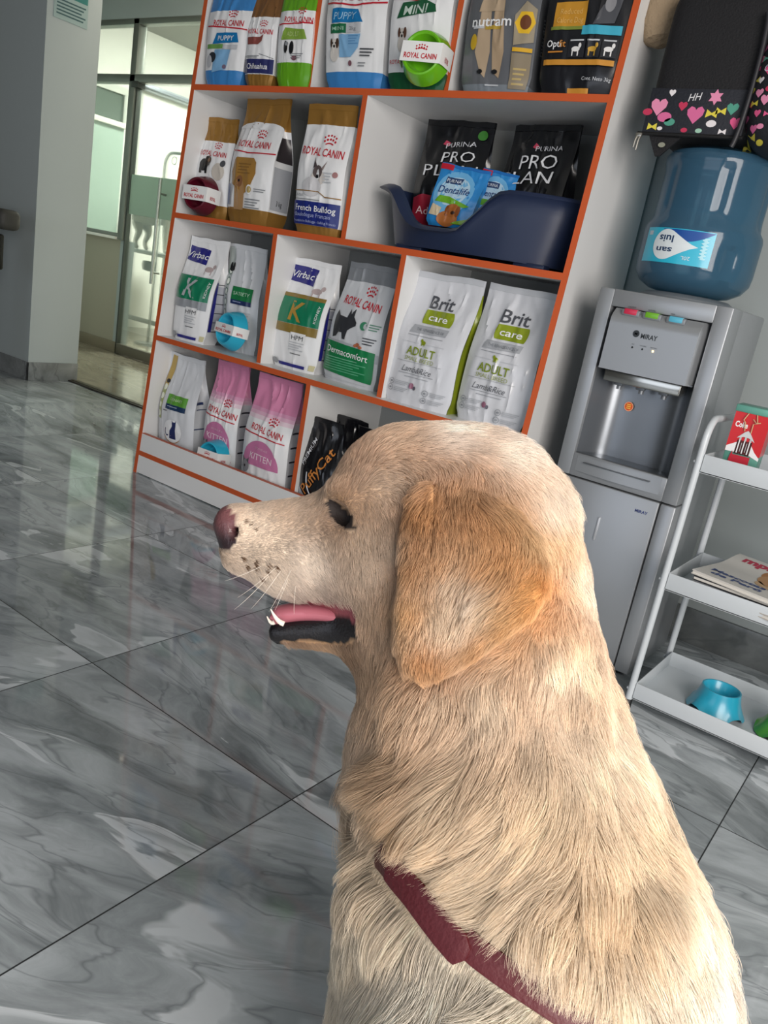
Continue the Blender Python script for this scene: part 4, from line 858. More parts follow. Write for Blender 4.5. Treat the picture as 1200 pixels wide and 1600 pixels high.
for z0_ in (.614, .324, .030):
    b = MB(); hh = .043; a, c, d_, e_ = CX0 + .008, CX1 - .008, CY0 - .004, CY1 - .008
    b.box((a, d_, z0_), (c, e_, z0_ + .003), CW); b.box((a, d_, z0_), (c, d_ + .0025, z0_ + hh), CW, .001).box((a, e_ - .0025, z0_), (c, e_, z0_ + hh), CW, .001).box((a, d_, z0_), (a + .0025, e_, z0_ + hh), CW, .001).box((c - .0025, d_, z0_), (c, e_, z0_ + hh), CW, .001)
    o_ = cl(b, 'tray')
    for x in (CX0, CX1):
        for y in (CY0, CY1 - .006):
            b = MB(); b.lathe([(.004, 0), (.0045, .002), (.003, .005), (0, .006)], CW, 10); b.v = [(x - p[2] - .006 if x == CX0 else x + p[2] + .006, y + p[0], z0_ + .022 + p[1]) for p in b.v]; cl(b, 'screw', o_)
for o_ in list(t.children):
    for ch in o_.children: ch.location = (0, 0, 0)

# drinks tin on the top tray
TL = M('#5f9c8d', .4, .2); RD = M('#c5161f', .35, coat=.3); WT = M('#e9ebec', .4)
t = empty('keepsake_tin', 'red and green drinks tin with a bottle carton picture, on the trolley top tray', 'tin', (.962, 1.005, .617), math.radians(4))
hw_, hh = .037, .158; YT = -.037
b = MB(); b.box((-hw_, -hw_, 0), (hw_, hw_, hh), TL, .002)
b.box((-hw_ - .0006, YT - .0008, .055), (hw_ + .0006, hw_ + .0006, hh - .012), RD)
pz = [(-hw_, .055), (-hw_, .066), (-.018, .078), (.012, .080), (.024, .064), (hw_, .052), (hw_, .046), (.02, .052), (0, .06), (-.02, .055)]
b.add([(x, YT - .0012, z) for x, z in pz], [list(range(len(pz)))], WT)
put_text(b, 'Coke', .027, .013, lambda x, y: (-.018 + x, YT - .0013, .119 + y), WT, .03)
for k in range(3):
    x = -.012 + k * .011
    b.box((x - .0048, YT - .0022, .052), (x + .0048, YT - .001, .084), M('#3a1410', .25)); b.box((x - .002, YT - .0022, .084), (x + .002, YT - .001, .094), M('#b9c0c2', .3)); b.box((x - .0015, YT - .0026, .055), (x + .0008, YT - .0022, .084), WT)
cr = [(-.026, .012), (-.024, .045), (-.021, .058), (-.019, .05), (.018, .05), (.019, .054), (.019, .010)]
b.add([(x, YT - .0030, z) for x, z in cr], [list(range(len(cr)))], M('#b81a30', .4))
b.add([(x, YT - .0028, z) for x, z in [(-.02, .088), (-.006, .104), (.0, .108), (.006, .103), (.019, .085), (.006, .092), (-.006, .093)]], [list(range(7))], M('#c9ccce', .4))
put_text(b, 'Coca-Cola', .036, .010, lambda x, y: (.0 + x, YT - .0034, .024 + y), WT, .01, .35)
b.build('tin_body', t)
b = MB(); b.box((-hw_ - .003, -hw_ - .003, hh - .012), (hw_ + .003, hw_ + .003, hh + .004), TL, .002); b.build('lid', t)
b = MB(); tw = M('#cdb38a', .8); b.tube([(-.010, YT - .003, hh - .012), (-.016, YT - .007, hh - .028), (-.011, YT - .006, .125), (-.008, YT - .004, .106)], .0011, tw, 6).tube([(.008, YT - .003, hh - .012), (.014, YT - .007, hh - .030), (.006, YT - .006, .125), (.006, YT - .004, .104)], .0011, tw, 6).tube([(.003, YT - .004, .135), (.012, YT - .009, .128), (.02, YT - .007, .131)], .0011, tw, 6); b.build('twine', t)

# magazines
GM = 'magazines stacked on the middle tray'
labs = ['bottom magazine of the pile on the trolley middle tray', 'second magazine from the bottom of the pile on the middle tray', 'middle magazine of the pile on the trolley tray', 'dark covered magazine just beneath the top one on the tray', 'top magazine with a brown dog on its white cover, on the middle tray']
zs = .3275
for k in range(5):
    th = .0105; o = empty('magazine', labs[k], 'magazine', (1.062 + .006 * ((k * 7) % 3), 1.060 - .005 * ((k * 5) % 3), zs), math.radians([-9, -13, -7, -4, -11][k]), GM)
    cw, ch = .105, .128; top_ = k == 4
    cv = M(['#7b6a78', '#b9b3ac', '#8f9299', '#2b2d33', '#d9d6d0'][k], .3, coat=.3); pg = M('#dcd9d2', .6)
    wv = (lambda x, y: .018 * max(0, (-y - .02) / .1) ** 2 * 0 + .010 * max(0, (x + .02) / .1) ** 2 * 0 + (.012 * sst(.02, .13, y) if top_ else 0))
    b = MB()
    for lo, hi, m, sx_ in ((0, th * .2, cv, 1), (th * .2, th * .8, pg, .985), (th * .8, th, cv, 1)):
        f0 = lambda u, v, z, s: ((2 * u - 1) * cw * s, (2 * v - 1) * ch * s, z + wv((2 * u - 1) * cw, (2 * v - 1) * ch))
        b.grid(lambda u, v: f0(u, v, hi, sx_), 8, 12, m, False); b.grid(lambda u, v: f0(u, v, lo, sx_), 8, 12, m, False, flip=True)
        for e in range(4):
            b.grid(lambda u, v: f0(*[(u, 0), (1, u), (1 - u, 1), (0, 1 - u)][e], lo + (hi - lo) * v, sx_), 12, 1, m, False)
    b.build('pages', o)
    c2 = MB(); zt = th + .0006; C = lambda x, y, e=0: (x, y, zt + e + wv(x, y))
    if top_:
        put_text(c2, 'mpm', .10, .034, lambda x, y: C(-.028 + x, .098 + y), M('#b81f45', .4), .05)
        put_text(c2, 'Mascotas', .13, .020, lambda x, y: C(-.02 + x, -.062 + y), M('#22407f', .4), .04)
        put_text(c2, 'de Perú', .12, .020, lambda x, y: C(-.015 + x, -.090 + y), M('#22407f', .4), .04)
        for cx_, cy_, rx, ry, col in ((.045, .02, .05, .06, '#b98a5a'), (.02, .05, .03, .035, '#a8713c'), (.078, .055, .028, .03, '#8d5a30'), (.05, -.03, .045, .03, '#c9a77d'), (.06, .03, .02, .012, '#5d3d24')):
            c2.add([C(cx_ + rx * math.cos(a), cy_ + ry * math.sin(a), .0003) for a in np.linspace(0, 2 * PI, 25)[:-1]], [list(range(24))], M(col, .4))
    else:
        c2.add([C(-.09, -.1), (.09, -.1, zt), (.09, -.02, zt), (-.09, -.02, zt)], [[0, 1, 2, 3]], M(['#57495a', '#8d5f52', '#5d6d80', '#1b1c20'][k], .4))
    c2.build('cover', o); zs += th + .0012

def floor_bowl(label, c, col, rz):
    t = empty('pet_bowl', label, 'bowl', c, math.radians(rz), 'pet bowls on the bottom tray')
    m = M(col, .3, coat=.35); b = MB(); n_ = 64
    def out(u, v):
        a = 2 * PI * u; z = .058 * v; r = .070 * (1 - v) ** 1.0 + .047 * v - .004 * math.sin(PI * v)
        arch = .014 * math.exp(-(((a % (PI / 2)) - PI / 4) / .30) ** 4)
        return (r * math.cos(a), r * math.sin(a), z + arch * (1 - v) ** 2)
    b.grid(out, n_, 12, m, close=True)
    b.lathe([(.047, .058), (.0465, .0605), (.043, .0605), (.040, .056), (.034, .028), (.022, .018), (0, .016)], m, n_, cap=False)
    b.build('bowl_shell', t)
    for k in range(4):
        a = k * PI / 2; b = MB(); b.lathe([(.007, 0), (.008, .003), (.006, .006)], M('#1d4d63', .6), 12, (.058 * math.cos(a), .058 * math.sin(a), -.003)); b.build('rubber_foot', t)
floor_bowl('turquoise plastic pet bowl with arched base on the trolley bottom tray', (1.070, 1.035, .0365), '#2aa5c4', 12)
floor_bowl('green plastic pet bowl cut by the photo edge on the bottom tray', (1.232, 1.045, .0365), '#5fae1f', 30)
# ------------------------------------------------------------------ the dog
# sculpted as a signed distance field in the photo's viewing frame (x right, y down, z away), then moved into the room
def cp(u, v, d): return np.array([(u - 600) / FPX * d, (v - 800) / FPX * d, d])
def w2c(p): return RC @ (np.array(p, float) - CAM)
def c2w(a): return CAM + a @ RC
def s_ell(p, c, r, R=None):
    q = p - c
    if R is not None: q = q @ R.T
    r = np.array(r); k0 = np.linalg.norm(q / r, axis=-1); k1 = np.linalg.norm(q / (r * r), axis=-1) + 1e-9
    return k0 * (k0 - 1) / k1
def s_cone(p, a, b, ra, rb):
    ba = b - a; h = np.clip(((p - a) @ ba) / (ba @ ba), 0, 1)
    return np.linalg.norm(p - a - h[..., None] * ba, axis=-1) - (ra + (rb - ra) * h)
def smin(a, b, k):
    h = np.maximum(k - np.abs(a - b), 0) / k
    return np.minimum(a, b) - h * h * k * .25
K = .70 / FPX
def rotz2(deg):
    c, s = math.cos(math.radians(deg)), math.sin(math.radians(deg)); return np.array([[c, s, 0], [-s, c, 0], [0, 0, 1.0]])
FD, SDIR, OD = np.array([-.8, -.6, 0]), np.array([.6, -.8, 0]), np.array([1.19, -.44, 0])
def loc(x, z, s=0.0): return w2c(OD + FD * x + SDIR * s + np.array([0, 0, z]))
EAR = np.array([(668, 752), (646, 775), (634, 830), (627, 890), (622, 950), (623, 1000), (634, 1035), (655, 1054), (685, 1056), (715, 1043), (760, 1012), (800, 985), (835, 958), (853, 925), (848, 880), (832, 835), (800, 795), (760, 765), (715, 748)], float)
def poly_sd(px, py, P_):
    d = np.full(px.shape, 1e9); s = np.ones(px.shape); n = len(P_)
    for i in range(n):
        a, b = P_[i], P_[i - 1]; ex, ey = b - a; wx, wy = px - a[0], py - a[1]
        t = np.clip((wx * ex + wy * ey) / (ex * ex + ey * ey), 0, 1)
        d = np.minimum(d, (wx - ex * t) ** 2 + (wy - ey * t) ** 2)
        c1 = py >= a[1]; c2 = py < b[1]; c3 = ex * wy > ey * wx
        fl = (c1 & c2 & c3) | (~c1 & ~c2 & ~c3); s = np.where(fl, -s, s)
    return s * np.sqrt(d)
def head_sd(p):
    d = s_ell(p, cp(702, 785, .70), (.082, .064, .068), rotz2(14))
    d = smin(d, s_ell(p, cp(612, 778, .70), (.050, .052, .056)), .035)
    d = smin(d, s_ell(p, cp(622, 880, .70), (.052, .060, .060)), .04)
    d = smin(d, s_ell(p, cp(745, 860, .70), (.070, .070, .066)), .05)
    m = s_cone(p, cp(392, 832, .70), cp(575, 838, .70), .0255, .040)
    m = smin(m, s_ell(p, cp(468, 876, .70), (.052, .034, .031), rotz2(6)), .022)
    m = smin(m, s_ell(p, cp(530, 893, .70), (.036, .031, .036)), .02)
    m = smin(m, s_ell(p, cp(360, 817, .70), (.0145, .0165, .018), rotz2(18)), .010)
    m = smin(m, s_ell(p, cp(378, 858, .70), (.016, .020, .018), rotz2(30)), .012)
    d = smin(d, m, .03)
    d = smin(d, s_ell(p, cp(548, 776, .668), (.020, .010, .012), rotz2(25)), .015)       # brow
    for dz in (.671, .729): d = -smin(-d, s_cone(p, cp(362, 832, dz), cp(378, 826, .70), .0042, .003), .003)  # nostrils
    d = -smin(-d, s_ell(p, cp(534, 804, .662), (.014, .009, .010), rotz2(35)), .008)      # eye socket
    j = s_cone(p, cp(600, 975, .70), cp(437, 988, .70), .026, .0105)
    j = smin(j, s_ell(p, cp(600, 960, .70), (.040, .038, .040)), .02)
    d = smin(d, j, .007)
    return d
NECK = [(735, 835, .70, .077), (747, 950, .695, .085), (752, 1060, .69, .093), (764, 1180, .685, .105), (790, 1300, .678, .119), (819, 1440, .670, .124), (833, 1590, .662, .130)]
def trunk_sd(p):
    d = None
    for a, b in zip(NECK[:-1], NECK[1:]):
        q = s_cone(p, cp(*a[:3]), cp(*b[:3]), a[3], b[3]); d = q if d is None else smin(d, q, .03)
    d = smin(d, s_cone(p, cp(833, 1590, .662), loc(-.15, .16), .130, .135), .04)
    d = smin(d, s_cone(p, cp(815, 1500, .668), loc(.03, .25), .14, .11), .04)
    for s in (-1, 1):
        d = smin(d, s_cone(p, loc(.06, .36, .08 * s), loc(.07, .16, .08 * s), .065, .040), .04)
        d = smin(d, s_cone(p, loc(.07, .16, .08 * s), loc(.085, .03, .085 * s), .036, .028), .02)
        d = smin(d, s_ell(p, loc(.115, .025, .085 * s), (.045, .032, .040)), .02)
        d = smin(d, s_ell(p, loc(-.14, .15, .10 * s), (.11, .12, .085)), .04)
        d = smin(d, s_cone(p, loc(-.10, .05, .13 * s), loc(.05, .03, .13 * s), .038, .030), .03)
    t0, t1, t2 = loc(-.27, .08), loc(-.42, .045), loc(-.58, .035)
    d = smin(d, s_cone(p, t0, t1, .05, .035), .04); d = smin(d, s_cone(p, t1, t2, .035, .018), .02)
    return d
def dog_sd(p):
    d = smin(head_sd(p), trunk_sd(p), .035)
    z = np.maximum(p[..., 2], .2); px = p[..., 0] / z * FPX + 600; py = p[..., 1] / z * FPX + 800
    e2 = poly_sd(px, py, EAR) * K
    th = .006 * np.clip((py - 770 + 60 * (px < 680)) / 60, 0, 1) + .017 * np.clip((py - 750) / 190, 0, 1) + .004 * np.clip((820 - px) / 200, -1, 1) * np.clip((py - 900) / 100, 0, 1)
    th = th - .006 * np.exp(-(((px - 745) / 55) ** 2 + ((py - 930) / 70) ** 2))
    ear = -smin(-(d - th), -e2, .007); ear = np.maximum(ear, p[..., 2] - .69)
    d = smin(d, ear, .002)
    d = smin(d, s_ell(p, cp(735, 890, .772), (.055, .080, .012)), .006)   # far ear
    return d

def surface_nets(fn, lo, hi, h):
    n = [int(math.ceil((hi[i] - lo[i]) / h)) + 1 for i in range(3)]
    ax = [lo[i] + np.arange(n[i]) * h for i in range(3)]
    f = np.empty(n, np.float32)
    for i0 in range(0, n[0], 16):
        g_ = np.stack(np.meshgrid(ax[0][i0:i0 + 16], ax[1], ax[2], indexing='ij'), -1); f[i0:i0 + 16] = fn(g_)
    s = f < 0
    def sl(a, o): return a[o[0]:n[0] - 1 + o[0], o[1]:n[1] - 1 + o[1], o[2]:n[2] - 1 + o[2]]
    cnt = sum(sl(s, (i, j, k)).astype(np.int8) for i in (0, 1) for j in (0, 1) for k in (0, 1))
    act = (cnt > 0) & (cnt < 8); idx = -np.ones(act.shape, np.int64); ii = np.argwhere(act); idx[act] = np.arange(len(ii))
    acc = np.zeros((len(ii), 3)); num = np.zeros(len(ii)); crn = [(i, j, k) for i in (0, 1) for j in (0, 1) for k in (0, 1)]
    for a in crn:
        for e in range(3):
            if a[e]: continue
            b = list(a); b[e] = 1
            fa = f[tuple((ii + a).T)]; fb = f[tuple((ii + b).T)]; m = (fa < 0) != (fb < 0)
            t = np.where(m, fa / np.where(m, fa - fb, 1), 0); q = np.array(a) + np.eye(3)[e] * t[:, None]
            acc[m] += q[m]; num[m] += 1
    V = np.array(lo) + (ii + acc / num[:, None]) * h
    F_ = []
    for e in range(3):
        u, v = (e + 1) % 3, (e + 2) % 3
        o1 = [0, 0, 0]; o1[e] = 1
        A = s[:n[0] - o1[0], :n[1] - o1[1], :n[2] - o1[2]]; B = s[o1[0]:, o1[1]:, o1[2]:]
        ed = np.argwhere(A != B); ed = ed[(ed[:, u] > 0) & (ed[:, v] > 0) & (ed[:, u] < n[u] - 1) & (ed[:, v] < n[v] - 1)]
        du, dv = np.eye(3, dtype=int)[u], np.eye(3, dtype=int)[v]
        q = np.stack([idx[tuple((ed - du - dv).T)], idx[tuple((ed - dv).T)], idx[tuple(ed.T)], idx[tuple((ed - du).T)]], 1)
        fl = ~A[tuple(ed.T)]; q[fl] = q[fl][:, ::-1]; F_.append(q)
    return V, np.concatenate(F_)
floor_c = [w2c((1.0, -.7, 0)), w2c((1.7, 0, 0))]
V, Fq = surface_nets(dog_sd, (-.20, -.10, .34), (.42, .66, 1.12), .0046)
def sd_grad(p, e=.002):
    return np.stack([dog_sd(p + np.eye(3)[i] * e) - dog_sd(p - np.eye(3)[i] * e) for i in range(3)], -1) / (2 * e)
def field(ctrl, px, py, pw=1.6, soft=20.0):
    C_ = np.array([c[:2] for c in ctrl], float); A = np.array([c[2:] for c in ctrl], float)
    out = np.zeros((len(px), A.shape[1]))
    for i in range(0, len(px), 40000):
        d2 = (px[i:i + 40000, None] - C_[:, 0]) ** 2 + (py[i:i + 40000, None] - C_[:, 1]) ** 2
        w_ = 1 / (d2 + soft ** 2) ** pw; out[i:i + 40000] = (w_ @ A) / w_.sum(1, keepdims=True)
    return out
hx = lambda h: lin(h)[:3]
COLC = [(u, v, *hx(h)) for u, v, h in [
    (345, 810, '#c9ad93'), (400, 830, '#dbc6ac'), (480, 880, '#e6d6c1'), (430, 910, '#d6c3aa'), (450, 785, '#c9ac8e'), (500, 780, '#cbab8a'), (532, 775, '#a67a52'), (520, 802, '#6b4c36'), (545, 822, '#7a583f'), (552, 800, '#b08a66'), (560, 722, '#d0a077'), (610, 690, '#ddb48c'), (600, 760, '#d9bb9a'), (700, 675, '#efdcc6'), (800, 700, '#f2e1cb'), (860, 780, '#f2dec3'), (580, 880, '#d8bc9c'), (560, 840, '#d2b492'), (620, 850, '#dcc3a4'), (590, 980, '#b6926e'), (590, 1045, '#b08a62'), (500, 1015, '#a97f55'),
    (660, 800, '#c4874b'), (720, 770, '#c98f55'), (780, 800, '#d8a469'), (690, 880, '#c8935f'), (740, 930, '#e9dbc8'), (720, 980, '#e0cdb4'), (705, 905, '#dcc8ae'), (760, 955, '#dcc5a6'), (690, 965, '#dec9ad'), (640, 950, '#cd9a60'), (660, 1035, '#c98b50'), (640, 880, '#c2854a'), (830, 920, '#d99a4c'), (790, 960, '#d6a566'), (800, 870, '#d7a263'), (840, 840, '#e6bd86'), (760, 870, '#c08c58'), (700, 772, '#a8703f'), (740, 783, '#a8703f'), (772, 812, '#b27a45'), (795, 868, '#a96f3a'), (648, 800, '#8f5a30'), (645, 850, '#a56d3d'), (848, 905, '#d08a3c'), (825, 955, '#d08f45'), (790, 990, '#cf9450'), (745, 1018, '#c98d4d'), (690, 1048, '#c0834a'), (470, 1012, '#6e4d30'), (540, 1018, '#6a4a2e'), (510, 940, '#8f7868'), (450, 938, '#9c8474'),  # ear fold and crease points: brown hair, with crease shade mixed into the colour
    (900, 900, '#f2dec2'), (870, 1030, '#f0d7b4'), (760, 1080, '#ebd2ad'), (690, 1080, '#e2c49c'), (620, 1090, '#cfa87b'), (560, 1150, '#c9aa87'), (640, 1190, '#c79d6e'), (640, 1265, '#c0945f'), (560, 1250, '#bfa584'), (720, 1250, '#dcc096'), (850, 1250, '#e4c89c'), (950, 1180, '#f0d8b4'), (800, 1350, '#e0c8a2'), (650, 1350, '#dcc29b'), (950, 1400, '#dcbc8d'), (1000, 1300, '#eacda2'), (1080, 1400, '#f0dcbe'), (900, 1500, '#e4cda9'), (1000, 1560, '#ead9bd'), (1110, 1520, '#f2e3cc'), (570, 1450, '#d6c8aa'), (650, 1550, '#e2d9c2'), (750, 1590, '#ded5bd'), (540, 1350, '#cbb897'), (900, 1800, '#e6d8bc')]]
def proj_px(p): return p[:, 0] / p[:, 2] * FPX + 600, p[:, 1] / p[:, 2] * FPX + 800
def masks(px, py, p):
    def el(u, v, a, b, ang): 
        c, s = math.cos(math.radians(ang)), math.sin(math.radians(ang)); x, y = px - u, py - v
        return ((x * c + y * s) / a) ** 2 + ((-x * s + y * c) / b) ** 2
    nose = (el(348, 822, 24, 38, -14) < 1) & (px < 373)
    eye = el(531, 805, 33, 15, 44) < 1
    lip = (el(486, 983, 80, 27, 3) < 1) & (py > 955) & (py < 1003 + (px - 486) * .05) | ((px < 441) & (py > 953) & (py < 1012))
    inner = (px > 405) & (px < 560) & (py > 936) & (py < 985) & (np.abs(p[:, 2] - .70) < .04) & ~lip
    return nose, eye, lip, inner
px, py = proj_px(V)
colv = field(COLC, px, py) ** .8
nose, eye, lip, inner = masks(px, py, V)
nz = np.clip((py - 785) / 60, 0, 1)[:, None]
colv[nose] = (np.array(hx('#8b5a5c')) * (1 - nz) + np.array(hx('#2e2023')) * nz)[nose]
colv[inner] = hx('#7d4046'); colv[lip] = hx('#131012'); colv[eye] = hx('#1d1310')
gly = np.where(nose | lip | inner, 1.0, 0.0)
me = bpy.data.meshes.new('dog'); me.from_pydata(c2w(V).tolist(), [], Fq.tolist())
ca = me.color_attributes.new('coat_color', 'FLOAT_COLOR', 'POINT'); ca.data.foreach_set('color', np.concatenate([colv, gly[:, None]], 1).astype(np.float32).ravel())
me.polygons.foreach_set('use_smooth', [True] * len(me.polygons)); me.update()
g = NT('dog_skin'); at_ = g.n('Attribute', _attribute_name='coat_color'); g.l(at_.outputs['Color'], g.b.inputs['Base Color'])
r_ = g.n('MapRange', i0=at_.outputs['Alpha'], i3=.75, i4=.32); g.l(r_.outputs[0], g.b.inputs['Roughness'])
nb = g.n('TexNoise', Scale=260.0, Detail=3.0); bp = g.n('Bump', Strength=.35, Distance=.002, Height=nb.outputs['Fac']); g.l(bp.outputs[0], g.b.inputs['Normal'])
me.materials.append(g.m)
dog = bpy.data.objects.new('dog', me); COL.objects.link(dog)
tag(dog, 'cream golden retriever in a red harness sitting in front, head turned in profile', 'dog')

# --- harness strap lying in the fur
def hit(u, v, off=0.0, d0=.45):
    ray = np.array([(u - 600) / FPX, (v - 800) / FPX, 1.0]); d = d0
    for _ in range(90):
        s = float(dog_sd((ray * d)[None])[0]) - off
        if s < 2e-4: break
        d += s * .7
    return ray * d
STR = [[(606, 1350), (622, 1370), (645, 1395), (668, 1425), (692, 1455), (714, 1480), (731, 1492)], [(724, 1468), (745, 1488), (775, 1510), (810, 1534), (850, 1560), (890, 1586), (930, 1612), (980, 1645), (1040, 1680)]]
SWID = [.0115, .0100]
strapM = M('#4c0712', .55, coat=.05, bump=.15, bscale=300)
STRX = [[(530, 1268, -.004), (560, 1300, -.003), (588, 1330, .0)] + [(u, v, .0085) for u, v in STR[0]], [(u, v, .0055) for u, v in STR[1]] + [(1070, 1694, .006), (1090, 1703, .006), (1105, 1710, .006), (1120, 1717, .006), (1135, 1724, .005)]]
for si, (path, hw_) in enumerate(zip(STRX, SWID)):
    pts = np.array([q for q, o_ in ((hit(u, v, o_), o_) for u, v, o_ in path) if np.abs(q).max() < 3 and abs(float(dog_sd(q[None])[0]) - o_) < .004])
    if si == 1:   # carry on round the far flank, stepping over the surface
        ex = [pts[-2], pts[-1]]
        for _ in range(22):
            q = ex[-1]; gq = sd_grad(q[None])[0]; gq /= np.linalg.norm(gq); t = ex[-1] - ex[-2]; t -= gq * (t @ gq); t /= np.linalg.norm(t); q = q + t * .012
            for _k in range(4):
                gq = sd_grad(q[None])[0]; q = q - gq / np.linalg.norm(gq) * (float(dog_sd(q[None])[0]) - .0055)
            ex.append(q)
        pts = np.concatenate([pts, np.array(ex[2:])])
    nrm = sd_grad(pts); nrm /= np.linalg.norm(nrm, axis=1, keepdims=True)
    P2 = []; N2 = []
    for i in range(len(pts) - 1):
        for t in np.linspace(0, 1, 5)[:-1]: P2.append(pts[i] * (1 - t) + pts[i + 1] * t); N2.append(nrm[i] * (1 - t) + nrm[i + 1] * t)
    P2.append(pts[-1]); N2.append(nrm[-1]); P2 = np.array(P2); N2 = np.array(N2)
    T2 = np.gradient(P2, axis=0); T2 /= np.linalg.norm(T2, axis=1, keepdims=True); B2_ = np.cross(T2, N2); B2_ /= np.linalg.norm(B2_, axis=1, keepdims=True)
    sec = [(-1, 0), (-.95, .8), (-.8, 1), (.8, 1), (.95, .8), (1, 0), (.9, -.8), (-.9, -.8)]
    rows = []
    for i in range(len(P2)):
        e = 1.0
        if si == 0: e = min(1, .35 + (len(P2) - 1 - i) / 3.0 * .65) if i >= len(P2) - 3 else 1
        rows.append([P2[i] + B2_[i] * hw_ * a * e + N2[i] * .0018 * b for a, b in sec])
    vs = c2w(np.array(rows).reshape(-1, 3)); n_ = len(sec)
    fs = [[i * n_ + j, i * n_ + (j + 1) % n_, (i + 1) * n_ + (j + 1) % n_, (i + 1) * n_ + j] for i in range(len(P2) - 1) for j in range(n_)]
    fs += [list(range(n_)), [(len(P2) - 1) * n_ + j for j in range(n_)][::-1]]
    o = MB().add(vs, fs, strapM, True).build('harness_strap', dog)
    if si == 0: o['label'] = 'short dark red strap end overlapping the longer strap'

# --- eye, tongue, teeth
def ellmesh(c, r, R, m, name, n1=24, n2=14):
    vs = []; b = MB()
    b.grid(lambda u, v: tuple(c2w(c + (np.array([r[0] * math.cos(2 * PI * u) * math.sin(PI * v), r[1] * math.sin(2 * PI * u) * math.sin(PI * v), r[2] * math.cos(PI * v)]) @ R))), n1, n2, m, close=True)
    return b.build(name, dog)
ec = hit(533, 805); ellmesh(ec + np.array([0, 0, .0062]), (.0075, .0052, .0062), rotz2(42), M('#170d0a', .16, coat=.3), 'eye')
b = MB()
def tong(u, v):
    x = 424 + 128 * u; yt = 957 - 8 * math.sin(PI * min(1, u * 1.1)) ; w_ = .021 * (1 - .55 * (1 - u) ** 3); a = PI * (v * 2)
    return tuple(c2w(cp(x, yt + 6, .70) + np.array([0, -.0085 * math.sin(a) * (1 if u > .04 else .3), w_ * math.cos(a)])))
b.grid(tong, 20, 20, M('#a8606c', .4, coat=.2)); b.build('tongue', dog)
for (u0, v0), (u1, v1), r0, dz in (((444, 975), (423, 952), .0024, .680), ((429, 972), (417, 963), .0020, .690), ((446, 975), (424, 952), .0024, .722)):
    pts = [tuple(c2w(cp(u0 + (u1 - u0) * t, v0 + (v1 - v0) * t + 5 * math.sin(PI * t), dz))) for t in np.linspace(0, 1, 6)]
    MB().tube(pts, [r0 * (1 - .8 * t ** 2) for t in np.linspace(0, 1, 6)], M('#e6ddd0', .25), 8).build('tooth', dog)

# --- fur: one strand object, combed along the coat
FLOW = [(345, 810, 1, .1), (420, 830, 1, .05), (480, 895, .95, .45), (430, 925, .8, .5), (450, 785, 1, -.15), (505, 765, .8, -.6), (540, 740, .55, -.85), (560, 715, .6, -.75), (600, 690, .9, -.35), (600, 740, .75, .1), (650, 680, 1, -.1), (700, 672, 1, .1), (780, 690, 1, .35), (840, 740, .7, .75), (870, 800, .4, .95), (560, 850, .55, .85), (580, 900, .25, 1), (600, 800, .4, .9), (620, 850, .1, 1), (640, 720, .8, .4), (590, 960, .15, 1), (600, 1030, -.2, 1), (470, 1010, .5, .85), (540, 1016, .4, .9),
        (665, 770, -.5, .85), (655, 850, -.25, 1), (720, 760, -.1, 1), (780, 790, .35, .95), (700, 850, -.2, 1), (740, 900, -.45, .9), (700, 980, -.35, .95), (645, 980, -.1, 1), (670, 1035, -.1, 1), (800, 880, -.35, .95), (838, 930, -.8, .6), (805, 965, -.82, .57), (765, 1000, -.85, .53), (720, 1030, -.8, .6), (770, 940, -.6, .8),
        (900, 900, .25, 1), (870, 1000, .12, 1), (780, 1080, -.1, 1), (700, 1090, -.35, .95), (640, 1090, -.55, .85), (595, 1100, -.6, .8), (560, 1150, -.9, .5), (620, 1200, -.9, .45), (700, 1190, -.7, .7), (800, 1190, -.35, .95), (900, 1180, .0, 1), (970, 1190, .25, 1), (560, 1265, -1, .3), (650, 1300, -1, .32), (750, 1320, -.85, .55), (850, 1320, -.5, .87), (950, 1310, -.05, 1), (1040, 1320, .3, 1), (640, 1365, -1, .25), (740, 1420, -.85, .5), (850, 1450, -.65, .8), (950, 1480, -.35, .95), (1050, 1470, .0, 1), (1115, 1480, .15, 1), (570, 1420, -.3, .95), (620, 1500, -.45, .9), (560, 1570, -.2, 1), (750, 1580, -.35, .95), (880, 1650, -.2, 1), (540, 1340, -.75, .65)]
LENG = [(345, 810, 2.5), (420, 830, 4), (480, 895, 7), (500, 780, 6), (540, 740, 9), (528, 800, 3.5), (545, 815, 4), (548, 790, 5), (600, 690, 12), (700, 672, 15), (820, 710, 18), (870, 800, 22), (570, 870, 12), (620, 840, 16), (590, 980, 14), (600, 1040, 20), (470, 1010, 9), (540, 1016, 12), (670, 780, 17), (655, 900, 15), (740, 800, 18), (740, 930, 24), (670, 1035, 9), (720, 1028, 8), (780, 985, 8), (838, 925, 8), (640, 960, 10), (632, 890, 9), (900, 900, 26), (870, 1030, 26), (760, 1080, 28), (640, 1090, 32), (560, 1150, 46), (650, 1220, 50), (800, 1200, 42), (950, 1200, 34), (560, 1300, 55), (700, 1340, 52), (850, 1350, 48), (1000, 1300, 40), (1080, 1420, 46), (900, 1500, 52), (1050, 1540, 50), (570, 1450, 44), (530, 1480, 36), (700, 1560, 58), (900, 1700, 50)]
rng = np.random.default_rng(4)
tri = np.concatenate([Fq[:, [0, 1, 2]], Fq[:, [0, 2, 3]]]); A_, B_, C2 = V[tri[:, 0]], V[tri[:, 1]], V[tri[:, 2]]
ar = np.linalg.norm(np.cross(B_ - A_, C2 - A_), axis=1) / 2; cen = (A_ + B_ + C2) / 3
cx_, cy_ = proj_px(cen); nrm_f = np.cross(B_ - A_, C2 - A_); nrm_f /= np.linalg.norm(nrm_f, axis=1, keepdims=True) + 1e-12
face = -(nrm_f * cen).sum(1) / np.linalg.norm(cen, axis=1)
if (face * ar).sum() < 0 and False: nrm_f = -nrm_f
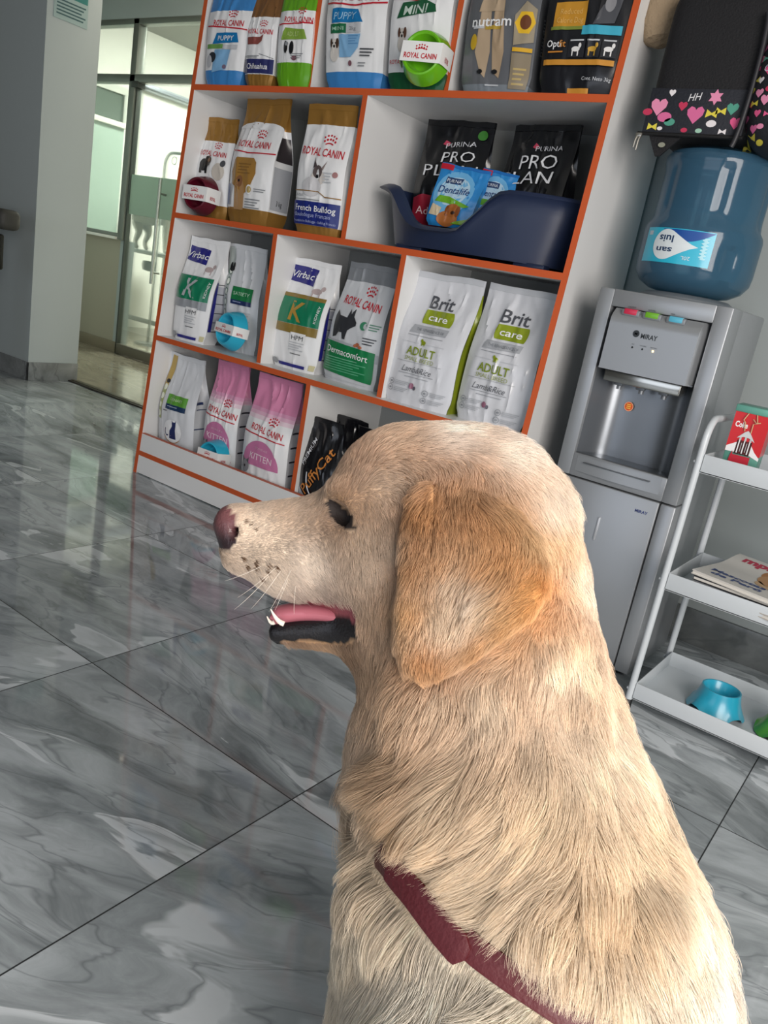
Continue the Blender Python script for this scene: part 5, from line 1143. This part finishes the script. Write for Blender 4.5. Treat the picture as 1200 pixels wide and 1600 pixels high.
ln_ = field(LENG, cx_, cy_)[:, 0]
dens = np.interp(ln_, [2.5, 6, 12, 20, 40, 60], [240, 190, 130, 95, 66, 56]) * 1e4
vis = ((face > -.35) | (face < -9)) & (cy_ < 1690) & (cx_ > 300) & (cx_ < 1230)
dens = np.where(vis, dens, dens * .18)
cnt = rng.poisson(ar * dens)
ti = np.repeat(np.arange(len(tri)), cnt); r1, r2 = np.sqrt(rng.random(len(ti))), rng.random(len(ti))
root = A_[ti] * (1 - r1)[:, None] + B_[ti] * (r1 * (1 - r2))[:, None] + C2[ti] * (r1 * r2)[:, None]
px, py = proj_px(root); nose, eye, lip, inner = masks(px, py, root)
keep = ~(nose | eye | lip | inner)
root = root[keep]; px = px[keep]; py = py[keep]
nr = np.concatenate([sd_grad(root[i:i + 20000]) for i in range(0, len(root), 20000)]); nr /= np.linalg.norm(nr, axis=1, keepdims=True) + 1e-9
NH = len(root); L_ = field(LENG, px, py)[:, 0] * 1e-3 * rng.uniform(.65, 1.15, NH)
fl = field(FLOW, px, py, 1.7, 14); fl /= np.linalg.norm(fl, axis=1, keepdims=True) + 1e-9
def vnoise(p, sc, seed):
    o = np.zeros(len(p)); r0 = np.random.default_rng(seed)
    for k in range(7):
        v_ = r0.normal(size=3); v_ /= np.linalg.norm(v_); o += np.sin(p @ v_ * sc * r0.uniform(.6, 1.7) + r0.uniform(0, 7))
    return o / 2.6
an = vnoise(root, 60, 1) * .16 + vnoise(root, 160, 2) * .14 + rng.normal(0, .10, NH)
ca_, sa_ = np.cos(an), np.sin(an); d2 = np.stack([fl[:, 0] * ca_ - fl[:, 1] * sa_, fl[:, 0] * sa_ + fl[:, 1] * ca_, np.zeros(NH)], 1)
tg = d2 - nr * (d2 * nr).sum(1, keepdims=True); tg /= np.linalg.norm(tg, axis=1, keepdims=True) + 1e-9
lift = np.interp(L_, [.003, .01, .02, .05], [.30, .60, .62, .52]) * rng.uniform(.5, 1.5, NH) * (1 + .45 * vnoise(root, 75, 21))
sd_ = np.cross(nr, tg); bend = rng.normal(0, .10, NH) + vnoise(root, 90, 5) * .10
NP_ = 8; S_ = np.linspace(0, 1, NP_)
def strand(s): return root + (tg * (s * (1 - .06 * s)) + nr * (lift * s * (1 - .62 * s))[:, None] + sd_ * (bend * s * s)[:, None]) * L_[:, None]
pts = np.stack([strand(s) for s in [np.full(NH, x)[:, None] if False else x for x in S_]], 1) if False else np.stack([root + (tg * (x * (1 - .06 * x)) + nr * (lift * x * (1 - .62 * x))[:, None] + sd_ * (bend * x * x)[:, None]) * L_[:, None] for x in S_], 1)
# locks: strands drift towards a nearby leader
from mathutils.kdtree import KDTree
def leaders(div):
    gi = rng.choice(NH, NH // div, replace=False); kd = KDTree(len(gi))
    for j, i in enumerate(gi): kd.insert(root[i], j)
    kd.balance(); return gi[np.fromiter((kd.find(r)[1] for r in root), np.int64, NH)]
lead, lead2 = leaders(300), leaders(45)
c1 = np.interp(L_, [.010, .02, .03, .05], [.0, .22, .46, .56])[:, None] * rng.uniform(.5, 1.0, (NH, 1))
c2 = np.interp(L_, [.004, .012, .03, .05], [.0, .30, .42, .45])[:, None] * rng.uniform(.6, 1.0, (NH, 1))
for k, x in enumerate(S_):
    g1, g2 = pts[lead, k].copy(), pts[lead2, k].copy(); q = pts[:, k]
    q = q + (g2 - q) * c2 * x ** 1.3; pts[:, k] = q + (g1 - q) * c1 * x ** 1.8
# keep the strap visible: strands rooted above it only overlap its upper edge, none grow out of it
for path, hw_ in zip(STR, SWID):
    pa = np.array(path, float); tipx, tipy = proj_px(pts[:, -1])
    def sdist(x, y):
        best = np.full(len(x), 1e9); sg = np.zeros(len(x))
        for a, b in zip(pa[:-1], pa[1:]):
            e = b - a; l2 = e @ e; t = ((x - a[0]) * e[0] + (y - a[1]) * e[1]) / l2; tc = np.clip(t, 0, 1)
            dx, dy = x - a[0] - e[0] * tc, y - a[1] - e[1] * tc; d = np.hypot(dx, dy); cr = (e[0] * dy - e[1] * dx) / math.sqrt(l2)
            m = d < best; best = np.where(m, d, best); sg = np.where(m, np.sign(cr), sg)
        return best * sg, best
    wpx = hw_ / .6 * FPX
    rs, rb = sdist(px, py); ts, tb = sdist(tipx, tipy)
    front = root[:, 2] < .68
    above = (rs < 0) & (rb < 130) & front; lim = (rng.uniform(-1.0, .35, NH) + .35 * vnoise(root, 70, 12)) * wpx
    over = above & (ts > lim) & (rs < lim)
    f = np.where(over, np.clip((lim - rs) / np.maximum(ts - rs, 1e-3), .12, 1), 1.0)
    under = (rb < wpx * 1.0) & front; f = np.where(under, .15, f)
    pts = root[:, None] + (pts - root[:, None]) * f[:, None, None]; 
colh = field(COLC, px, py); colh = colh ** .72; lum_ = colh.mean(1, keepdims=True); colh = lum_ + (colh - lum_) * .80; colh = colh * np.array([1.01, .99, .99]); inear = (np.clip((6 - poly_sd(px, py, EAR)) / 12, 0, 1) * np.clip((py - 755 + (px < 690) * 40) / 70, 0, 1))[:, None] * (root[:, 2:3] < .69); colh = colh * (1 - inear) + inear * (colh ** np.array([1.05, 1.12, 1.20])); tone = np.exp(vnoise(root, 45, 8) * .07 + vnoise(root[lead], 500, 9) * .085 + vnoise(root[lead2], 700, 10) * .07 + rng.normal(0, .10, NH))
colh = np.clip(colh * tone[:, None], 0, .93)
for u, v in ((382, 815), (390, 818), (398, 828), (384, 884), (397, 884), (397, 877), (415, 889), (418, 881), (430, 885), (407, 900), (378, 872)):
    m = np.hypot(px - u, py - v) < 3.6; colh[m] = hx('#5b3c24')
ws = [(432, 886, -.9, .9, 60), (440, 890, -.6, 1, 70), (450, 905, -.3, 1, 55), (420, 900, -.8, 1, 60), (462, 915, .0, 1, 50), (408, 885, -1, .5, 50), (455, 890, -.4, 1, 75)]
hd = bpy.data.hair_curves.new('fur'); hd.add_curves([NP_] * NH)
hd.points.foreach_set('position', c2w(pts.reshape(-1, 3)).astype(np.float32).ravel())
rad = np.interp(L_, [.003, .01, .03, .06], [.00009, .00012, .00015, .00017])[:, None] * np.interp(S_, [0, .5, 1], [1, .85, .22])[None]
ra = hd.attributes.get('radius') or hd.attributes.new('radius', 'FLOAT', 'POINT'); ra.data.foreach_set('value', rad.astype(np.float32).ravel())
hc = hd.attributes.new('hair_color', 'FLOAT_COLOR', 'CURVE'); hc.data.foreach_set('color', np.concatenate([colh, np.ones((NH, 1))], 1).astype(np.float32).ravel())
g = NT('dog_fur'); at_ = g.n('Attribute', _attribute_name='hair_color')
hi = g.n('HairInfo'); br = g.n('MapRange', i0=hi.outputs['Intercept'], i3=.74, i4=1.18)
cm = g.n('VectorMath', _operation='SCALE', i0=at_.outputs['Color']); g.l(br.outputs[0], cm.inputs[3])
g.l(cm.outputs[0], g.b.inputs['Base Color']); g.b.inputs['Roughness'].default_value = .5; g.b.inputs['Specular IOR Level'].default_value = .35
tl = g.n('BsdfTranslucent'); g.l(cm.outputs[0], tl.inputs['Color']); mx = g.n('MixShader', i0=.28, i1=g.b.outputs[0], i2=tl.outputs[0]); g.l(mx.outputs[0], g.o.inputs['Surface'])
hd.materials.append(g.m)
fo = bpy.data.objects.new('fur', hd); COL.objects.link(fo); fo.parent = dog; fo['kind'] = 'stuff'
b = MB(); wm = M('#e9e2d6', .4)
for u, v, dx, dy, n_ in ws:
    q = hit(u, v); s = n_ * K
    b.tube([tuple(c2w(q + np.array([dx * s * t, dy * s * t * (1 - .2 * t), -.02 * t * (1 - t) - .012 * t]))) for t in np.linspace(0, 1, 7)], [.00015, .00014, .00013, .00011, .00009, .00007, .00004], wm, 5)
b.build('whiskers', dog)
print('DOG verts', len(V), 'hairs', NH)
